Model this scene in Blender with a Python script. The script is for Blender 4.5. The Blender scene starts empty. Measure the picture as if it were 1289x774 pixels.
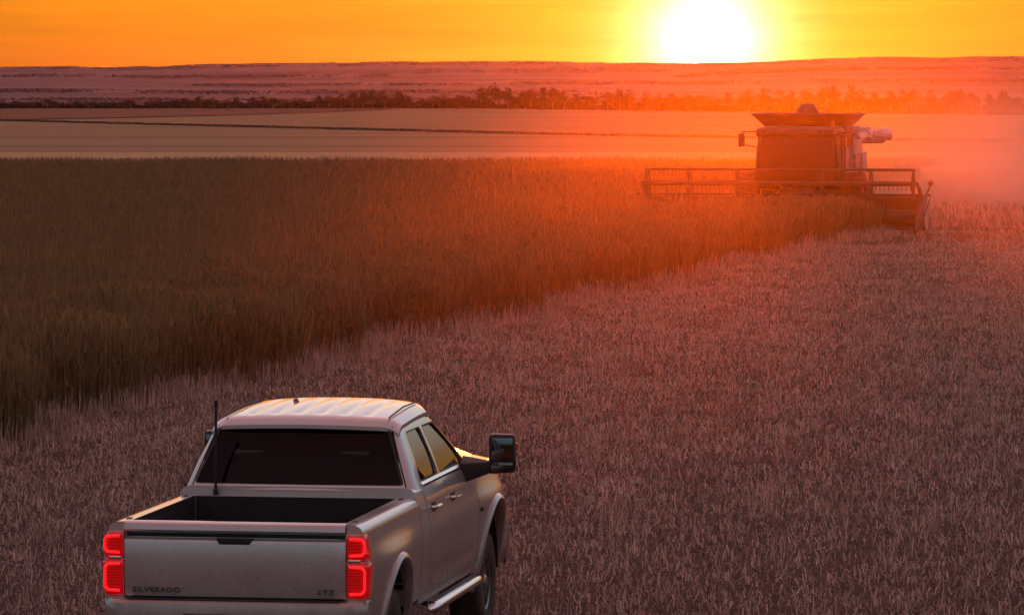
import bpy, bmesh, math, random
import numpy as np
from mathutils import Vector, Matrix
R = math.radians
random.seed(7); rng = np.random.default_rng(7)
sc = bpy.context.scene
col = sc.collection

# ------------------------------------------------------------------ helpers
class MB:
    """collects verts / faces, build() links them as ONE mesh object"""
    def __init__(s): s.v = []; s.f = []; s.m = []
    def add(s, vs, fs, mi=0):
        n = len(s.v); s.v += [tuple(p) for p in vs]
        s.f += [tuple(n + i for i in f) for f in fs]; s.m += [mi]*len(fs)
    def box(s, x0, x1, y0, y1, z0, z1, mi=0):
        s.add([(x0,y0,z0),(x1,y0,z0),(x1,y1,z0),(x0,y1,z0),(x0,y0,z1),(x1,y0,z1),(x1,y1,z1),(x0,y1,z1)],
              [(0,3,2,1),(4,5,6,7),(0,1,5,4),(1,2,6,5),(2,3,7,6),(3,0,4,7)], mi)
    def hexa(s, p, mi=0):
        s.add(p, [(0,3,2,1),(4,5,6,7),(0,1,5,4),(1,2,6,5),(2,3,7,6),(3,0,4,7)], mi)
    def tube(s, a, b, r, r2=None, n=8, mi=0):
        a = Vector(a); b = Vector(b); r2 = r if r2 is None else r2
        d = (b-a).normalized(); u = d.orthogonal().normalized(); w = d.cross(u)
        vs = []
        for p, rr in ((a, r), (b, r2)):
            for k in range(n):
                t = 2*math.pi*k/n; vs.append(p + u*math.cos(t)*rr + w*math.sin(t)*rr)
        fs = [(k, (k+1) % n, n+(k+1) % n, n+k) for k in range(n)] + [tuple(range(n))[::-1], tuple(range(n, 2*n))]
        s.add(vs, fs, mi)
    def path(s, pts, r, n=8, mi=0):
        for a, b in zip(pts[:-1], pts[1:]): s.tube(a, b, r, n=n, mi=mi)
    def lathe(s, prof, n=32, axis='y', c=(0,0,0), mi=0, closed=False):
        vs = []
        for (r, h) in prof:
            for k in range(n):
                t = 2*math.pi*k/n; a, b = r*math.cos(t), r*math.sin(t)
                vs.append({'y': (c[0]+a, c[1]+h, c[2]+b), 'z': (c[0]+a, c[1]+b, c[2]+h), 'x': (c[0]+h, c[1]+a, c[2]+b)}[axis])
        fs = []; m = len(prof)
        for i in range(m if closed else m-1):
            j = (i+1) % m
            for k in range(n): fs.append((i*n+k, i*n+(k+1) % n, j*n+(k+1) % n, j*n+k))
        s.add(vs, fs, mi)
    def loft(s, secs, mi=0):
        """closed sections -> solid"""
        n = len(secs[0]); vs = [p for q in secs for p in q]; fs = []
        for i in range(len(secs)-1):
            for k in range(n): fs.append((i*n+k, i*n+(k+1) % n, (i+1)*n+(k+1) % n, (i+1)*n+k))
        fs.append(tuple(range(n))[::-1]); fs.append(tuple(range((len(secs)-1)*n, len(secs)*n)))
        s.add(vs, fs, mi)
    def grid(s, P, mi=0, th=None):
        """P[i][j] surface; th = thickness vector -> closed slab"""
        a, b = len(P), len(P[0]); vs = [p for r in P for p in r]
        fs = [(i*b+j, i*b+j+1, (i+1)*b+j+1, (i+1)*b+j) for i in range(a-1) for j in range(b-1)]
        if th is not None:
            n = a*b; t = Vector(th)
            vs = vs + [tuple(Vector(p)+t) for p in vs]
            fs += [tuple(n+i for i in f[::-1]) for f in fs[:]]
            rim = [j for j in range(b)] + [i*b+b-1 for i in range(1, a)] + [(a-1)*b+j for j in range(b-2, -1, -1)] + [i*b for i in range(a-2, 0, -1)]
            for k in range(len(rim)):
                p, q = rim[k], rim[(k+1) % len(rim)]
                fs.append((p, n+p, n+q, q))
        s.add(vs, fs, mi)
    def prism(s, poly, a, b, axis='y', mi=0):
        n = len(poly)
        f = {'y': lambda p, h: (p[0], h, p[1]), 'x': lambda p, h: (h, p[0], p[1]), 'z': lambda p, h: (p[0], p[1], h)}[axis]
        vs = [f(p, a) for p in poly] + [f(p, b) for p in poly]
        s.add(vs, [tuple(range(n)), tuple(range(n, 2*n))[::-1]] + [(k, k+n, (k+1) % n+n, (k+1) % n) for k in range(n)], mi)
    def mirror_y(s):
        n = len(s.v); s.v += [(x, -y, z) for x, y, z in s.v]
        s.f += [tuple(n+i for i in f[::-1]) for f in s.f[:]]; s.m += s.m[:]
        return s
    def mesh(s, name, mats, ang=32, merge=True):
        me = bpy.data.meshes.new(name); me.from_pydata(s.v, [], s.f)
        for m in mats: me.materials.append(m)
        if len(mats) > 1: me.polygons.foreach_set('material_index', s.m)
        bm = bmesh.new(); bm.from_mesh(me)
        if merge: bmesh.ops.remove_doubles(bm, verts=bm.verts, dist=1e-5)
        bmesh.ops.recalc_face_normals(bm, faces=bm.faces)
        finish(bm, ang); bm.to_mesh(me); bm.free()
        return me
    def build(s, name, mats, parent=None, ang=32, bev=0, loc=None):
        if not isinstance(mats, (list, tuple)): mats = [mats]
        o = bpy.data.objects.new(name, s.mesh(name, mats, ang)); col.objects.link(o)
        if parent: o.parent = parent
        if loc: o.location = loc
        if bev: bevel(o, bev, ang)
        return o
def finish(bm, ang):
    for f in bm.faces: f.smooth = True
    lim = R(ang)
    for e in bm.edges:
        e.smooth = not (len(e.link_faces) != 2 or e.calc_face_angle(0) > lim)
def bevel(o, w, ang=32):
    m = o.modifiers.new('bevel', 'BEVEL'); m.width = w; m.segments = 2; m.limit_method = 'ANGLE'; m.angle_limit = R(ang)
    m.harden_normals = False
    bake(o, ang+13)
def bake(o, ang=32):
    bpy.context.view_layer.update()
    dg = bpy.context.evaluated_depsgraph_get()
    me = bpy.data.meshes.new_from_object(o.evaluated_get(dg)); o.modifiers.clear()
    bm = bmesh.new(); bm.from_mesh(me); finish(bm, ang); bm.to_mesh(me); bm.free()
    o.data = me
def cut(o, cutters, ang=32):
    tmp = []
    for c in cutters:
        t = bpy.data.objects.new('tmp_cutter', c.mesh('tmp_cutter', [])); col.objects.link(t); tmp.append(t)
        m = o.modifiers.new('b', 'BOOLEAN'); m.operation = 'DIFFERENCE'; m.solver = 'EXACT'; m.object = t
        if o.parent: t.parent = o.parent
    bake(o, ang)
    for t in tmp: bpy.data.objects.remove(t, do_unlink=True)
def tag(o, label=None, cat=None, group=None, kind=None):
    if label: o['label'] = label
    if cat: o['category'] = cat
    if group: o['group'] = group
    if kind: o['kind'] = kind
    return o
def empty(name, loc, rz=0):
    o = bpy.data.objects.new(name, None); col.objects.link(o); o.location = loc; o.rotation_euler = (0, 0, rz)
    o.empty_display_size = .2
    return o
def np_mesh(name, V, F, mats, mi=None, smooth=False):
    """V (n,3) float, F (m,4) int quads"""
    me = bpy.data.meshes.new(name); n, m = len(V), len(F); k = F.shape[1]
    me.vertices.add(n); me.vertices.foreach_set('co', V.astype(np.float32).ravel())
    me.loops.add(m*k); me.loops.foreach_set('vertex_index', F.astype(np.int32).ravel())
    me.polygons.add(m); me.polygons.foreach_set('loop_start', np.arange(0, m*k, k, dtype=np.int32))
    for mt in mats: me.materials.append(mt)
    if mi is not None: me.polygons.foreach_set('material_index', mi.astype(np.int32))
    me.update(calc_edges=True)
    if smooth: me.polygons.foreach_set('use_smooth', np.ones(m, bool))
    return me
def np_obj(name, *a, parent=None, **k):
    o = bpy.data.objects.new(name, np_mesh(name, *a, **k)); col.objects.link(o)
    if parent: o.parent = parent
    return o

# ------------------------------------------------------------------ materials
def new_mat(name):
    m = bpy.data.materials.new(name); m.use_nodes = True; nt = m.node_tree
    return m, nt, nt.nodes['Principled BSDF'], nt.nodes['Material Output']
def N(nt, t, **k):
    n = nt.nodes.new(t)
    for a, b in k.items():
        if hasattr(n, a): setattr(n, a, b)
        else: n.inputs[a.replace('_', ' ')].default_value = b
    return n
def ramp(nt, fac, stops):
    r = nt.nodes.new('ShaderNodeValToRGB'); e = r.color_ramp.elements
    while len(e) > 1: e.remove(e[0])
    e[0].position = stops[0][0]; e[0].color = (*stops[0][1], 1)
    for p, c in stops[1:]:
        q = e.new(p); q.color = (*c, 1)
    nt.links.new(fac, r.inputs[0]); return r
def simple(name, c, rough=.5, metal=0, coat=0, spec=.5, noise=0, scale=8, bump=0, emis=None, es=0, c2=None):
    m, nt, b, out = new_mat(name)
    b.inputs['Base Color'].default_value = (*c, 1); b.inputs['Roughness'].default_value = rough
    b.inputs['Metallic'].default_value = metal; b.inputs['Coat Weight'].default_value = coat
    b.inputs['Coat Roughness'].default_value = .05
    b.inputs['Specular IOR Level'].default_value = spec
    if emis: b.inputs['Emission Color'].default_value = (*emis, 1); b.inputs['Emission Strength'].default_value = es
    if noise or c2:
        tc = N(nt, 'ShaderNodeTexCoord'); n = N(nt, 'ShaderNodeTexNoise'); n.inputs['Scale'].default_value = scale
        n.inputs['Detail'].default_value = 8; n.inputs['Roughness'].default_value = .65
        nt.links.new(tc.outputs['Object'], n.inputs['Vector'])
        lo = c2 or tuple(x*(1-noise) for x in c); hi = c if c2 else tuple(min(1, x*(1+noise)) for x in c)
        r = ramp(nt, n.outputs['Fac'], [(.3, lo), (.7, hi)])
        nt.links.new(r.outputs[0], b.inputs['Base Color'])
        mr = N(nt, 'ShaderNodeMapRange'); mr.inputs['To Min'].default_value = max(0, rough-.08); mr.inputs['To Max'].default_value = min(1, rough+.12)
        nt.links.new(n.outputs['Fac'], mr.inputs['Value']); nt.links.new(mr.outputs[0], b.inputs['Roughness'])
        if bump:
            bp = N(nt, 'ShaderNodeBump'); bp.inputs['Strength'].default_value = bump; bp.inputs['Distance'].default_value = .02
            nt.links.new(n.outputs['Fac'], bp.inputs['Height']); nt.links.new(bp.outputs[0], b.inputs['Normal'])
    return m
def foliage(name, c1, c2, transl=.3, scale=3, rough=.7, zgrad=None):
    """leaf / straw: diffuse + translucent, colour varies by place"""
    m, nt, b, out = new_mat(name)
    g = N(nt, 'ShaderNodeNewGeometry'); n = N(nt, 'ShaderNodeTexNoise'); n.inputs['Scale'].default_value = scale; n.inputs['Detail'].default_value = 4
    nt.links.new(g.outputs['Position'], n.inputs['Vector'])
    ad = N(nt, 'ShaderNodeMath', operation='ADD'); mu = N(nt, 'ShaderNodeMath', operation='MULTIPLY'); mu.inputs[1].default_value = .5
    nt.links.new(g.outputs['Random Per Island'], mu.inputs[0])
    nt.links.new(mu.outputs[0], ad.inputs[0]); nt.links.new(n.outputs['Fac'], ad.inputs[1])
    r = ramp(nt, ad.outputs[0], [(.4, c1), (.95, c2)])
    nt.links.new(r.outputs[0], b.inputs['Base Color']); b.inputs['Roughness'].default_value = rough; b.inputs['Specular IOR Level'].default_value = .2
    t = N(nt, 'ShaderNodeBsdfTranslucent'); nt.links.new(r.outputs[0], t.inputs['Color'])
    mx = N(nt, 'ShaderNodeMixShader'); mx.inputs[0].default_value = transl
    nt.links.new(b.outputs[0], mx.inputs[1]); nt.links.new(t.outputs[0], mx.inputs[2]); nt.links.new(mx.outputs[0], out.inputs['Surface'])
    return m

# ------------------------------------------------------------------ camera & ground mapping
F_PX, CX, CY, HOR = 5900., 644.5, 387., 84.
CAM_H = 4.83
PITCH = math.atan((CY-HOR)/F_PX)
cam_d = bpy.data.cameras.new('camera'); cam = bpy.data.objects.new('camera', cam_d); col.objects.link(cam)
cam_d.sensor_width = 36; cam_d.lens = F_PX/1289*36; cam_d.clip_end = 30000; cam_d.clip_start = .5
cam.location = (0, 0, CAM_H); cam.rotation_euler = (math.pi/2-PITCH, R(0.0), 0)
sc.camera = cam
def ray(u, v):
    a, b = (u-CX)/F_PX, -(v-CY)/F_PX
    c, s = math.cos(PITCH), math.sin(PITCH)
    return Vector((a, c+b*s, -s+b*c))
# ground profile along the view (y): nearly flat here, a gentle fall to the tree line, a valley and the far ridge
PY = np.array([-600, 45, 1250, 1500, 2000, 2700, 3300, 3900, 4500, 5200, 6000, 6300, 7200, 9500.])
PZ = np.array([0, 0, -6.4, -8.2, -11.5, -13.0, -10.4, -8.0, -5.4, -1.2, 0, -2, -12, -25.])
RX = np.array([-4000, -656, -560, -520, -400, -310, -150, 56, 210, 290, 365, 465, 545, 656, 4000.])
RY = np.array([83, 84.5, 84.5, 86, 83, 81, 79, 79.5, 80.5, 79, 76, 72, 73.5, 71, 73.])
def sm(a, b, x):
    t = np.clip((x-a)/(b-a), 0, 1); return t*t*(3-2*t)
def gz(x, y):
    x = np.asarray(x, float); y = np.asarray(y, float)
    z = np.interp(y, PY, PZ)
    u = x/np.maximum(y, 1)*6000
    ridge = CAM_H + (HOR-np.interp(u, RX, RY))*6000/F_PX
    z = z + ridge*sm(4300, 6000, y)
    # a second, lower rise on the right in front of the ridge
    z = z + sm(150, 420, u)*7.5*np.exp(-((y-4300)/420.)**2)
    w = np.clip((y-1500)/1500, 0, 1)
    z = z + w*(.8*np.sin(x/190.+y/700.)+.5*np.sin(x/77.+1.3)+.25*np.sin(x/31.+y/300.)+.18*np.sin(x/13.))
    n = np.clip(1-(y-100)/1200, .15, 1)
    z = z + .03*np.sin(x*.9+.3*y)*np.sin(y*.35)*n*(y > 47)
    return z
def P(u, v, h=0.):
    """photo pixel -> point on the falling field plane, h above it"""
    d = ray(u, v)
    s = -0.0053112
    # z = CAM_H + t*dz ; ground = s*(t*dy-45)+h
    t = (CAM_H + s*45 - h)/(s*d.y - d.z)
    if t*d.y < 45: t = (CAM_H-h)/(-d.z)
    return Vector((t*d.x, t*d.y, CAM_H+t*d.z))
# ------------------------------------------------------------------ look
EXPOSURE = 1.2
SKY_TINT = [(0, (.14, .2, .9)), (.06, (.2, .3, .9)), (.14, (.48, .95, 1.9)), (.28, (.85, 1.25, 1.8)), (.45, (3.5, 1.75, 1.7)), (1, (5.9, 2.15, 1.8))]
AUREOLE = [(.52, 14., (1, .9, .55), 1.4), (1.7, 2.3, (1, .72, .05), 1.1), (9, 1.9, (1, .2, .045), 1)]
SUN_ANG = 2.6; SUN_E = .7; SUN_C = (1, .15, .004)
HAZE = 0.7e-5; HAZE_G = .93; HAZE_C = (.9, .6, .75)
DUST = 1
DC = (1, .5, .06)
DUSTS = [('glow_dust', (8.0, 108, 0), (15.5, 100, 7.2), 1.2e-3, -3, 'broad thin dust veil added round the harvester to imitate orange glare', DC, .9, .12, .3),  # added volume, imitates the lens glare over the mid-field
         ('glow_dust', (15, 212, 0), (19, 42, 8), 4.0e-3, -10, 'dust added behind the harvester to brighten the air there orange', DC, .88, .2, .4),  # added to brighten the backdrop so the harvester stands out darker
         ('dust_plume', (26, 197, .2), (14.5, 38, 5.0), 5.0e-2, -12, 'pale pink dust plume blowing off the cut swath right of the harvester', (.80, .86, .86), .2, .25, .8)]
FIELD_A = (.23, .17, .085); FIELD_B = (.36, .28, .15)
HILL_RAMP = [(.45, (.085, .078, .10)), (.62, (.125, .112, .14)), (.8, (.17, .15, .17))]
CROP_A = (.14, .09, .04); CROP_B = (.30, .20, .09)
STUB_A = (.11, .07, .055); STUB_B = (.76, .55, .45)
# ------------------------------------------------------------------ sky, sun, air
SUN_U, SUN_V = 890., 54.
sd = ray(SUN_U, SUN_V).normalized()
SUN_EL = math.asin(sd.z); SUN_AZ = math.atan2(sd.x, sd.y)      # azimuth from +Y towards +X
w = bpy.data.worlds.new('World'); sc.world = w; w.use_nodes = True
nt = w.node_tree; nt.nodes.clear()
out = nt.nodes.new('ShaderNodeOutputWorld'); bg = nt.nodes.new('ShaderNodeBackground')
sky = nt.nodes.new('ShaderNodeTexSky'); sky.sky_type = 'NISHITA'; sky.sun_disc = False
sky.sun_elevation = SUN_EL; sky.sun_rotation = SUN_AZ; sky.altitude = 200; sky.air_density = 1.0; sky.dust_density = 1.0; sky.ozone_density = 1.0
tint = nt.nodes.new('ShaderNodeMix'); tint.data_type = 'RGBA'; tint.blend_type = 'MULTIPLY'; tint.inputs[0].default_value = 1
nt.links.new(sky.outputs[0], tint.inputs['A']); 
tc = nt.nodes.new('ShaderNodeTexCoord')
nrm = N(nt, 'ShaderNodeVectorMath', operation='NORMALIZE'); nt.links.new(tc.outputs['Generated'], nrm.inputs[0])
sz = N(nt, 'ShaderNodeSeparateXYZ'); nt.links.new(nrm.outputs[0], sz.inputs[0])
tr = ramp(nt, sz.outputs['Z'], SKY_TINT); nt.links.new(tr.outputs[0], tint.inputs['B'])
# thin high cloud: faint streaks along the horizon
mp = nt.nodes.new('ShaderNodeMapping'); mp.inputs['Scale'].default_value = (3, 3, 45); nt.links.new(nrm.outputs[0], mp.inputs[0])
cn = nt.nodes.new('ShaderNodeTexNoise'); cn.inputs['Scale'].default_value = 5; cn.inputs['Detail'].default_value = 7; cn.inputs['Roughness'].default_value = .55
nt.links.new(mp.outputs[0], cn.inputs['Vector'])
cr = ramp(nt, cn.outputs['Fac'], [(.35, (.86, .90, .95)), (.5, (1, 1, 1)), (.7, (1.25, 1.14, 1.1))])
t2 = nt.nodes.new('ShaderNodeMix'); t2.data_type = 'RGBA'; t2.blend_type = 'MULTIPLY'; t2.inputs[0].default_value = 1
last = tint.outputs['Result']
# the sun's own disc and its aureole in the thick evening air
dv = N(nt, 'ShaderNodeVectorMath', operation='DISTANCE'); nt.links.new(nrm.outputs[0], dv.inputs[0]); dv.inputs[1].default_value = tuple(sd)
for (deg, amp, c, pw) in AUREOLE:
    q = N(nt, 'ShaderNodeMath', operation='DIVIDE'); nt.links.new(dv.outputs['Value'], q.inputs[0]); q.inputs[1].default_value = R(deg)
    q2 = N(nt, 'ShaderNodeMath', operation='POWER'); nt.links.new(q.outputs[0], q2.inputs[0]); q2.inputs[1].default_value = pw
    q3 = N(nt, 'ShaderNodeMath', operation='MULTIPLY'); nt.links.new(q2.outputs[0], q3.inputs[0]); q3.inputs[1].default_value = -1
    q4 = N(nt, 'ShaderNodeMath', operation='EXPONENT'); nt.links.new(q3.outputs[0], q4.inputs[0])
    q5 = N(nt, 'ShaderNodeVectorMath', operation='SCALE'); q5.inputs[0].default_value = tuple(amp*x for x in c); nt.links.new(q4.outputs[0], q5.inputs['Scale'])
    ad = N(nt, 'ShaderNodeVectorMath', operation='ADD'); nt.links.new(last, ad.inputs[0]); nt.links.new(q5.outputs[0], ad.inputs[1]); last = ad.outputs[0]
nt.links.new(last, t2.inputs['A']); nt.links.new(cr.outputs[0], t2.inputs['B']); nt.links.new(t2.outputs['Result'], bg.inputs[0]); bg.inputs[1].default_value = .15; nt.links.new(bg.outputs[0], out.inputs[0])
w.cycles.sampling_method = 'MANUAL'; w.cycles.sample_map_resolution = 2048

sl = bpy.data.lights.new('sun_lamp', 'SUN'); sl.energy = SUN_E; sl.angle = R(SUN_ANG); sl.color = SUN_C
so = bpy.data.objects.new('sun_lamp', sl); col.objects.link(so); so.rotation_euler = (sd*-1).to_track_quat('-Z', 'Y').to_euler()
so.location = (0, 50, 60)

def volume_mat(name, dens, g, colr, shape=None):
    m = bpy.data.materials.new(name); m.use_nodes = True; t = m.node_tree; t.nodes.clear()
    o = t.nodes.new('ShaderNodeOutputMaterial'); v = t.nodes.new('ShaderNodeVolumePrincipled')
    v.inputs['Color'].default_value = (*colr, 1); v.inputs['Density'].default_value = dens; v.inputs['Anisotropy'].default_value = g
    t.links.new(v.outputs[0], o.inputs['Volume'])
    return m, t, v
if HAZE > 0:
    hz = MB(); hz.box(-5900, 5900, -620, 9600, -40, 30)
    ho = hz.build('haze', volume_mat('haze_air', HAZE, HAZE_G, HAZE_C)[0]); tag(ho, kind='stuff'); ho['label'] = 'thin dusty evening air over the whole landscape'
if DUST > 0:
    # soft dust ellipsoids: the plume off the swath, two more added for glare and glow
    def dust(name, c, r, dens, rz, label, colr, g, wisp, wa):
        bm = bmesh.new(); bmesh.ops.create_icosphere(bm, subdivisions=4, radius=1)
        bmesh.ops.scale(bm, vec=Vector(r), verts=bm.verts)
        me = bpy.data.meshes.new(name); bm.to_mesh(me); bm.free()
        m, t, v = volume_mat(name, dens, g, colr); me.materials.append(m)
        tc = N(t, 'ShaderNodeTexCoord'); sc_ = N(t, 'ShaderNodeVectorMath', operation='DIVIDE'); sc_.inputs[1].default_value = r; t.links.new(tc.outputs['Object'], sc_.inputs[0])
        dt = N(t, 'ShaderNodeVectorMath', operation='DOT_PRODUCT'); t.links.new(sc_.outputs[0], dt.inputs[0]); t.links.new(sc_.outputs[0], dt.inputs[1])
        om = N(t, 'ShaderNodeMath', operation='SUBTRACT', use_clamp=True); om.inputs[0].default_value = 1; t.links.new(dt.outputs['Value'], om.inputs[1])
        pw = N(t, 'ShaderNodeMath', operation='POWER'); pw.inputs[1].default_value = 2; t.links.new(om.outputs[0], pw.inputs[0])
        nz = N(t, 'ShaderNodeTexNoise'); nz.inputs['Scale'].default_value = wisp; nz.inputs['Detail'].default_value = 3; t.links.new(tc.outputs['Object'], nz.inputs['Vector'])
        mr = N(t, 'ShaderNodeMapRange'); mr.inputs['From Min'].default_value = .35; mr.inputs['From Max'].default_value = .65; mr.inputs['To Min'].default_value = 1-wa; mr.inputs['To Max'].default_value = 1+wa; t.links.new(nz.outputs['Fac'], mr.inputs['Value'])
        mu = N(t, 'ShaderNodeMath', operation='MULTIPLY'); t.links.new(pw.outputs[0], mu.inputs[0]); t.links.new(mr.outputs[0], mu.inputs[1])
        m2 = N(t, 'ShaderNodeMath', operation='MULTIPLY'); t.links.new(mu.outputs[0], m2.inputs[0]); m2.inputs[1].default_value = dens; t.links.new(m2.outputs[0], v.inputs['Density'])
        o = bpy.data.objects.new(name, me); col.objects.link(o); o.location = c; o.rotation_euler = (0, 0, R(rz)); tag(o, label, kind='stuff')
    for a in DUSTS: dust(*a)

# ------------------------------------------------------------------ ground sheet and hills
def sheet(name, ys, nx, mat):
    t = np.linspace(-1, 1, nx); t = np.sign(t)*np.abs(t)**1.6
    X = t[None, :]*(260+.6*np.maximum(ys, 0))[:, None]; Y = np.repeat(ys[:, None], nx, 1)
    V = np.stack([X, Y, gz(X, Y)], -1).reshape(-1, 3)
    i = np.arange(len(ys)-1)[:, None]*nx + np.arange(nx-1)[None, :]
    F = np.stack([i, i+1, i+nx+1, i+nx], -1).reshape(-1, 4)
    return tag(np_obj(name, V, F, [mat], smooth=True), kind='structure')
m, nt, b, out = new_mat('field_soil')
g = N(nt, 'ShaderNodeNewGeometry')
n1 = N(nt, 'ShaderNodeTexNoise'); n1.inputs['Scale'].default_value = 9; n1.inputs['Detail'].default_value = 9; n1.inputs['Roughness'].default_value = .75
n2 = N(nt, 'ShaderNodeTexNoise'); n2.inputs['Scale'].default_value = .05; n2.inputs['Detail'].default_value = 5
mp = N(nt, 'ShaderNodeMapping'); mp.inputs['Scale'].default_value = (.12, 1, 1)
nt.links.new(g.outputs['Position'], n1.inputs['Vector']); nt.links.new(g.outputs['Position'], mp.inputs['Vector']); nt.links.new(mp.outputs[0], n2.inputs['Vector'])
near = ramp(nt, n1.outputs['Fac'], [(.36, (.035, .024, .02)), (.52, (.11, .075, .06)), (.7, (.32, .24, .19))])
far = ramp(nt, n2.outputs['Fac'], [(.3, FIELD_A), (.7, FIELD_B)])
sp = N(nt, 'ShaderNodeSeparateXYZ'); nt.links.new(g.outputs['Position'], sp.inputs[0])
mr = N(nt, 'ShaderNodeMapRange'); mr.inputs['From Min'].default_value = 150; mr.inputs['From Max'].default_value = 260; nt.links.new(sp.outputs['Y'], mr.inputs['Value'])
mx = N(nt, 'ShaderNodeMix', data_type='RGBA'); nt.links.new(mr.outputs[0], mx.inputs[0]); nt.links.new(near.outputs[0], mx.inputs['A']); nt.links.new(far.outputs[0], mx.inputs['B'])
nt.links.new(mx.outputs['Result'], b.inputs['Base Color']); b.inputs['Roughness'].default_value = 1; b.inputs['Specular IOR Level'].default_value = .1
bp = N(nt, 'ShaderNodeBump'); bp.inputs['Strength'].default_value = .8; bp.inputs['Distance'].default_value = .05
nt.links.new(n1.outputs['Fac'], bp.inputs['Height']); nt.links.new(bp.outputs[0], b.inputs['Normal'])
soil = m
ys = np.concatenate([np.linspace(-600, 20, 12), np.linspace(24, 260, 240), np.linspace(264, 1500, 130)])
ground = sheet('ground', ys, 261, soil)
m, nt, b, out = new_mat('hill_country')
g = N(nt, 'ShaderNodeNewGeometry'); mp = N(nt, 'ShaderNodeMapping'); mp.inputs['Scale'].default_value = (.0035, .004, .0)
n1 = N(nt, 'ShaderNodeTexNoise'); n1.inputs['Scale'].default_value = 1.; n1.inputs['Detail'].default_value = 7; n1.inputs['Roughness'].default_value = .62
nt.links.new(g.outputs['Position'], mp.inputs['Vector']); nt.links.new(mp.outputs[0], n1.inputs['Vector'])
n3 = N(nt, 'ShaderNodeTexNoise'); n3.inputs['Scale'].default_value = .05; n3.inputs['Detail'].default_value = 5; nt.links.new(g.outputs['Position'], n3.inputs['Vector'])
ad = N(nt, 'ShaderNodeMath', operation='MULTIPLY_ADD'); ad.inputs[1].default_value = .35; nt.links.new(n3.outputs['Fac'], ad.inputs[0]); nt.links.new(n1.outputs['Fac'], ad.inputs[2])
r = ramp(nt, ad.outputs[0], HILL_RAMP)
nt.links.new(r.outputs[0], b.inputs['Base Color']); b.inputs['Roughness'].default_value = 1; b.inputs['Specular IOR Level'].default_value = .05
hills = sheet('hills', np.concatenate([np.linspace(1500, 6400, 260), np.linspace(6500, 9500, 20)]), 401, m)

def patch(name, poly, h, mat, step=4.):
    """a flat strip of other ground cover following the terrain"""
    bm = bmesh.new(); xs = [p[0] for p in poly]; yy = [p[1] for p in poly]
    f = bm.faces.new([bm.verts.new((x, y, 0)) for x, y in poly])
    for k in np.arange(min(yy)+step, max(yy), step*4):
        bmesh.ops.bisect_plane(bm, geom=bm.verts[:]+bm.edges[:]+bm.faces[:], plane_co=(0, k, 0), plane_no=(0, 1, 0))
    for k in np.arange(min(xs)+step, max(xs), step):
        bmesh.ops.bisect_plane(bm, geom=bm.verts[:]+bm.edges[:]+bm.faces[:], plane_co=(k, 0, 0), plane_no=(1, 0, 0))
    for v in bm.verts: v.co.z = float(gz(v.co.x, v.co.y))+h
    me = bpy.data.meshes.new(name); bm.to_mesh(me); bm.free(); me.materials.append(mat)
    o = bpy.data.objects.new(name, me); col.objects.link(o); return tag(o, kind='structure')
fallow = simple('fallow_soil', (.10, .065, .05), 1, spec=.1, noise=.25, scale=.05)
patch('fallow_paddock', [tuple(P(u, v).xy) for u, v in [(-60, 153), (130, 149.5), (300, 145.5), (430, 141.5), (500, 138.7)]] + [(-36, 1228), (-190, 1228)], .12, fallow)
pale = simple('pale_stubble', tuple(x*1.15 for x in FIELD_B), 1, spec=.1, noise=.15, scale=.2)
patch('headland', [(-90, 262), (90, 262), (110, 345), (-110, 350)], .10, pale)

def scatter_quads(n, cx, cy, cz, sx, sz, yaw, lean, taper=.5, mids=False):
    """n upright blades: base centre (cx,cy,cz), width sx, height sz"""
    dx, dy = np.cos(yaw)*sx/2, np.sin(yaw)*sx/2
    lx, ly = np.cos(lean[0])*lean[1]*sz, np.sin(lean[0])*lean[1]*sz
    a = np.stack([cx-dx, cy-dy, cz], -1); b_ = np.stack([cx+dx, cy+dy, cz], -1)
    c = np.stack([cx+dx*taper+lx, cy+dy*taper+ly, cz+sz], -1); d = np.stack([cx-dx*taper+lx, cy-dy*taper+ly, cz+sz], -1)
    V = np.stack([a, b_, c, d], 1).reshape(-1, 3); F = np.arange(n*4).reshape(n, 4)
    return V, F
def join(parts):
    V = []; F = []; M = []; k = 0
    for v, f, mi in parts: V.append(v); F.append(f+k); M.append(np.full(len(f), mi)); k += len(v)
    return np.concatenate(V), np.concatenate(F), np.concatenate(M)

# ------------------------------------------------------------------ the standing crop
def edge_x(y): return -4.9+.25*np.clip((90-y)/30, 0, 1)+(y-72.3)*.207+.35*np.sin(y*.35)+.25*np.sin(y*.93+1)
PSI = R(11.7)
HC = Vector((8.75, 153.2))                 # header middle on the ground
fw = Vector((-math.sin(PSI), -math.cos(PSI))); lf = Vector((math.cos(PSI), -math.sin(PSI)))   # forward, machine's left (viewer's right)
def in_crop(x, y):
    m = (x < edge_x(y)) & (y > 40) & (y < 243+.6*np.sin(x*.7))
    dx, dy = x-HC.x, y-HC.y
    f = dx*fw.x+dy*fw.y; l = dx*lf.x+dy*lf.y
    return m & ~((f < 1.6) & (l > -4.9))
def wedge(n, y0, y1, margin=3.0, p=1.):
    """random points in the view wedge; density falls like y^-(2-..)"""
    u = rng.random(n); y = (y0**p+u*(y1**p-y0**p))**(1/p)
    x = (rng.random(n)*2-1)*(.109*y+margin)
    return x, y
straw = foliage('crop_straw', CROP_A, CROP_B, .35, 2.5)
stub_m = foliage('stubble_straw', STUB_A, STUB_B, .2, 1.2)
parts = []
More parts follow.
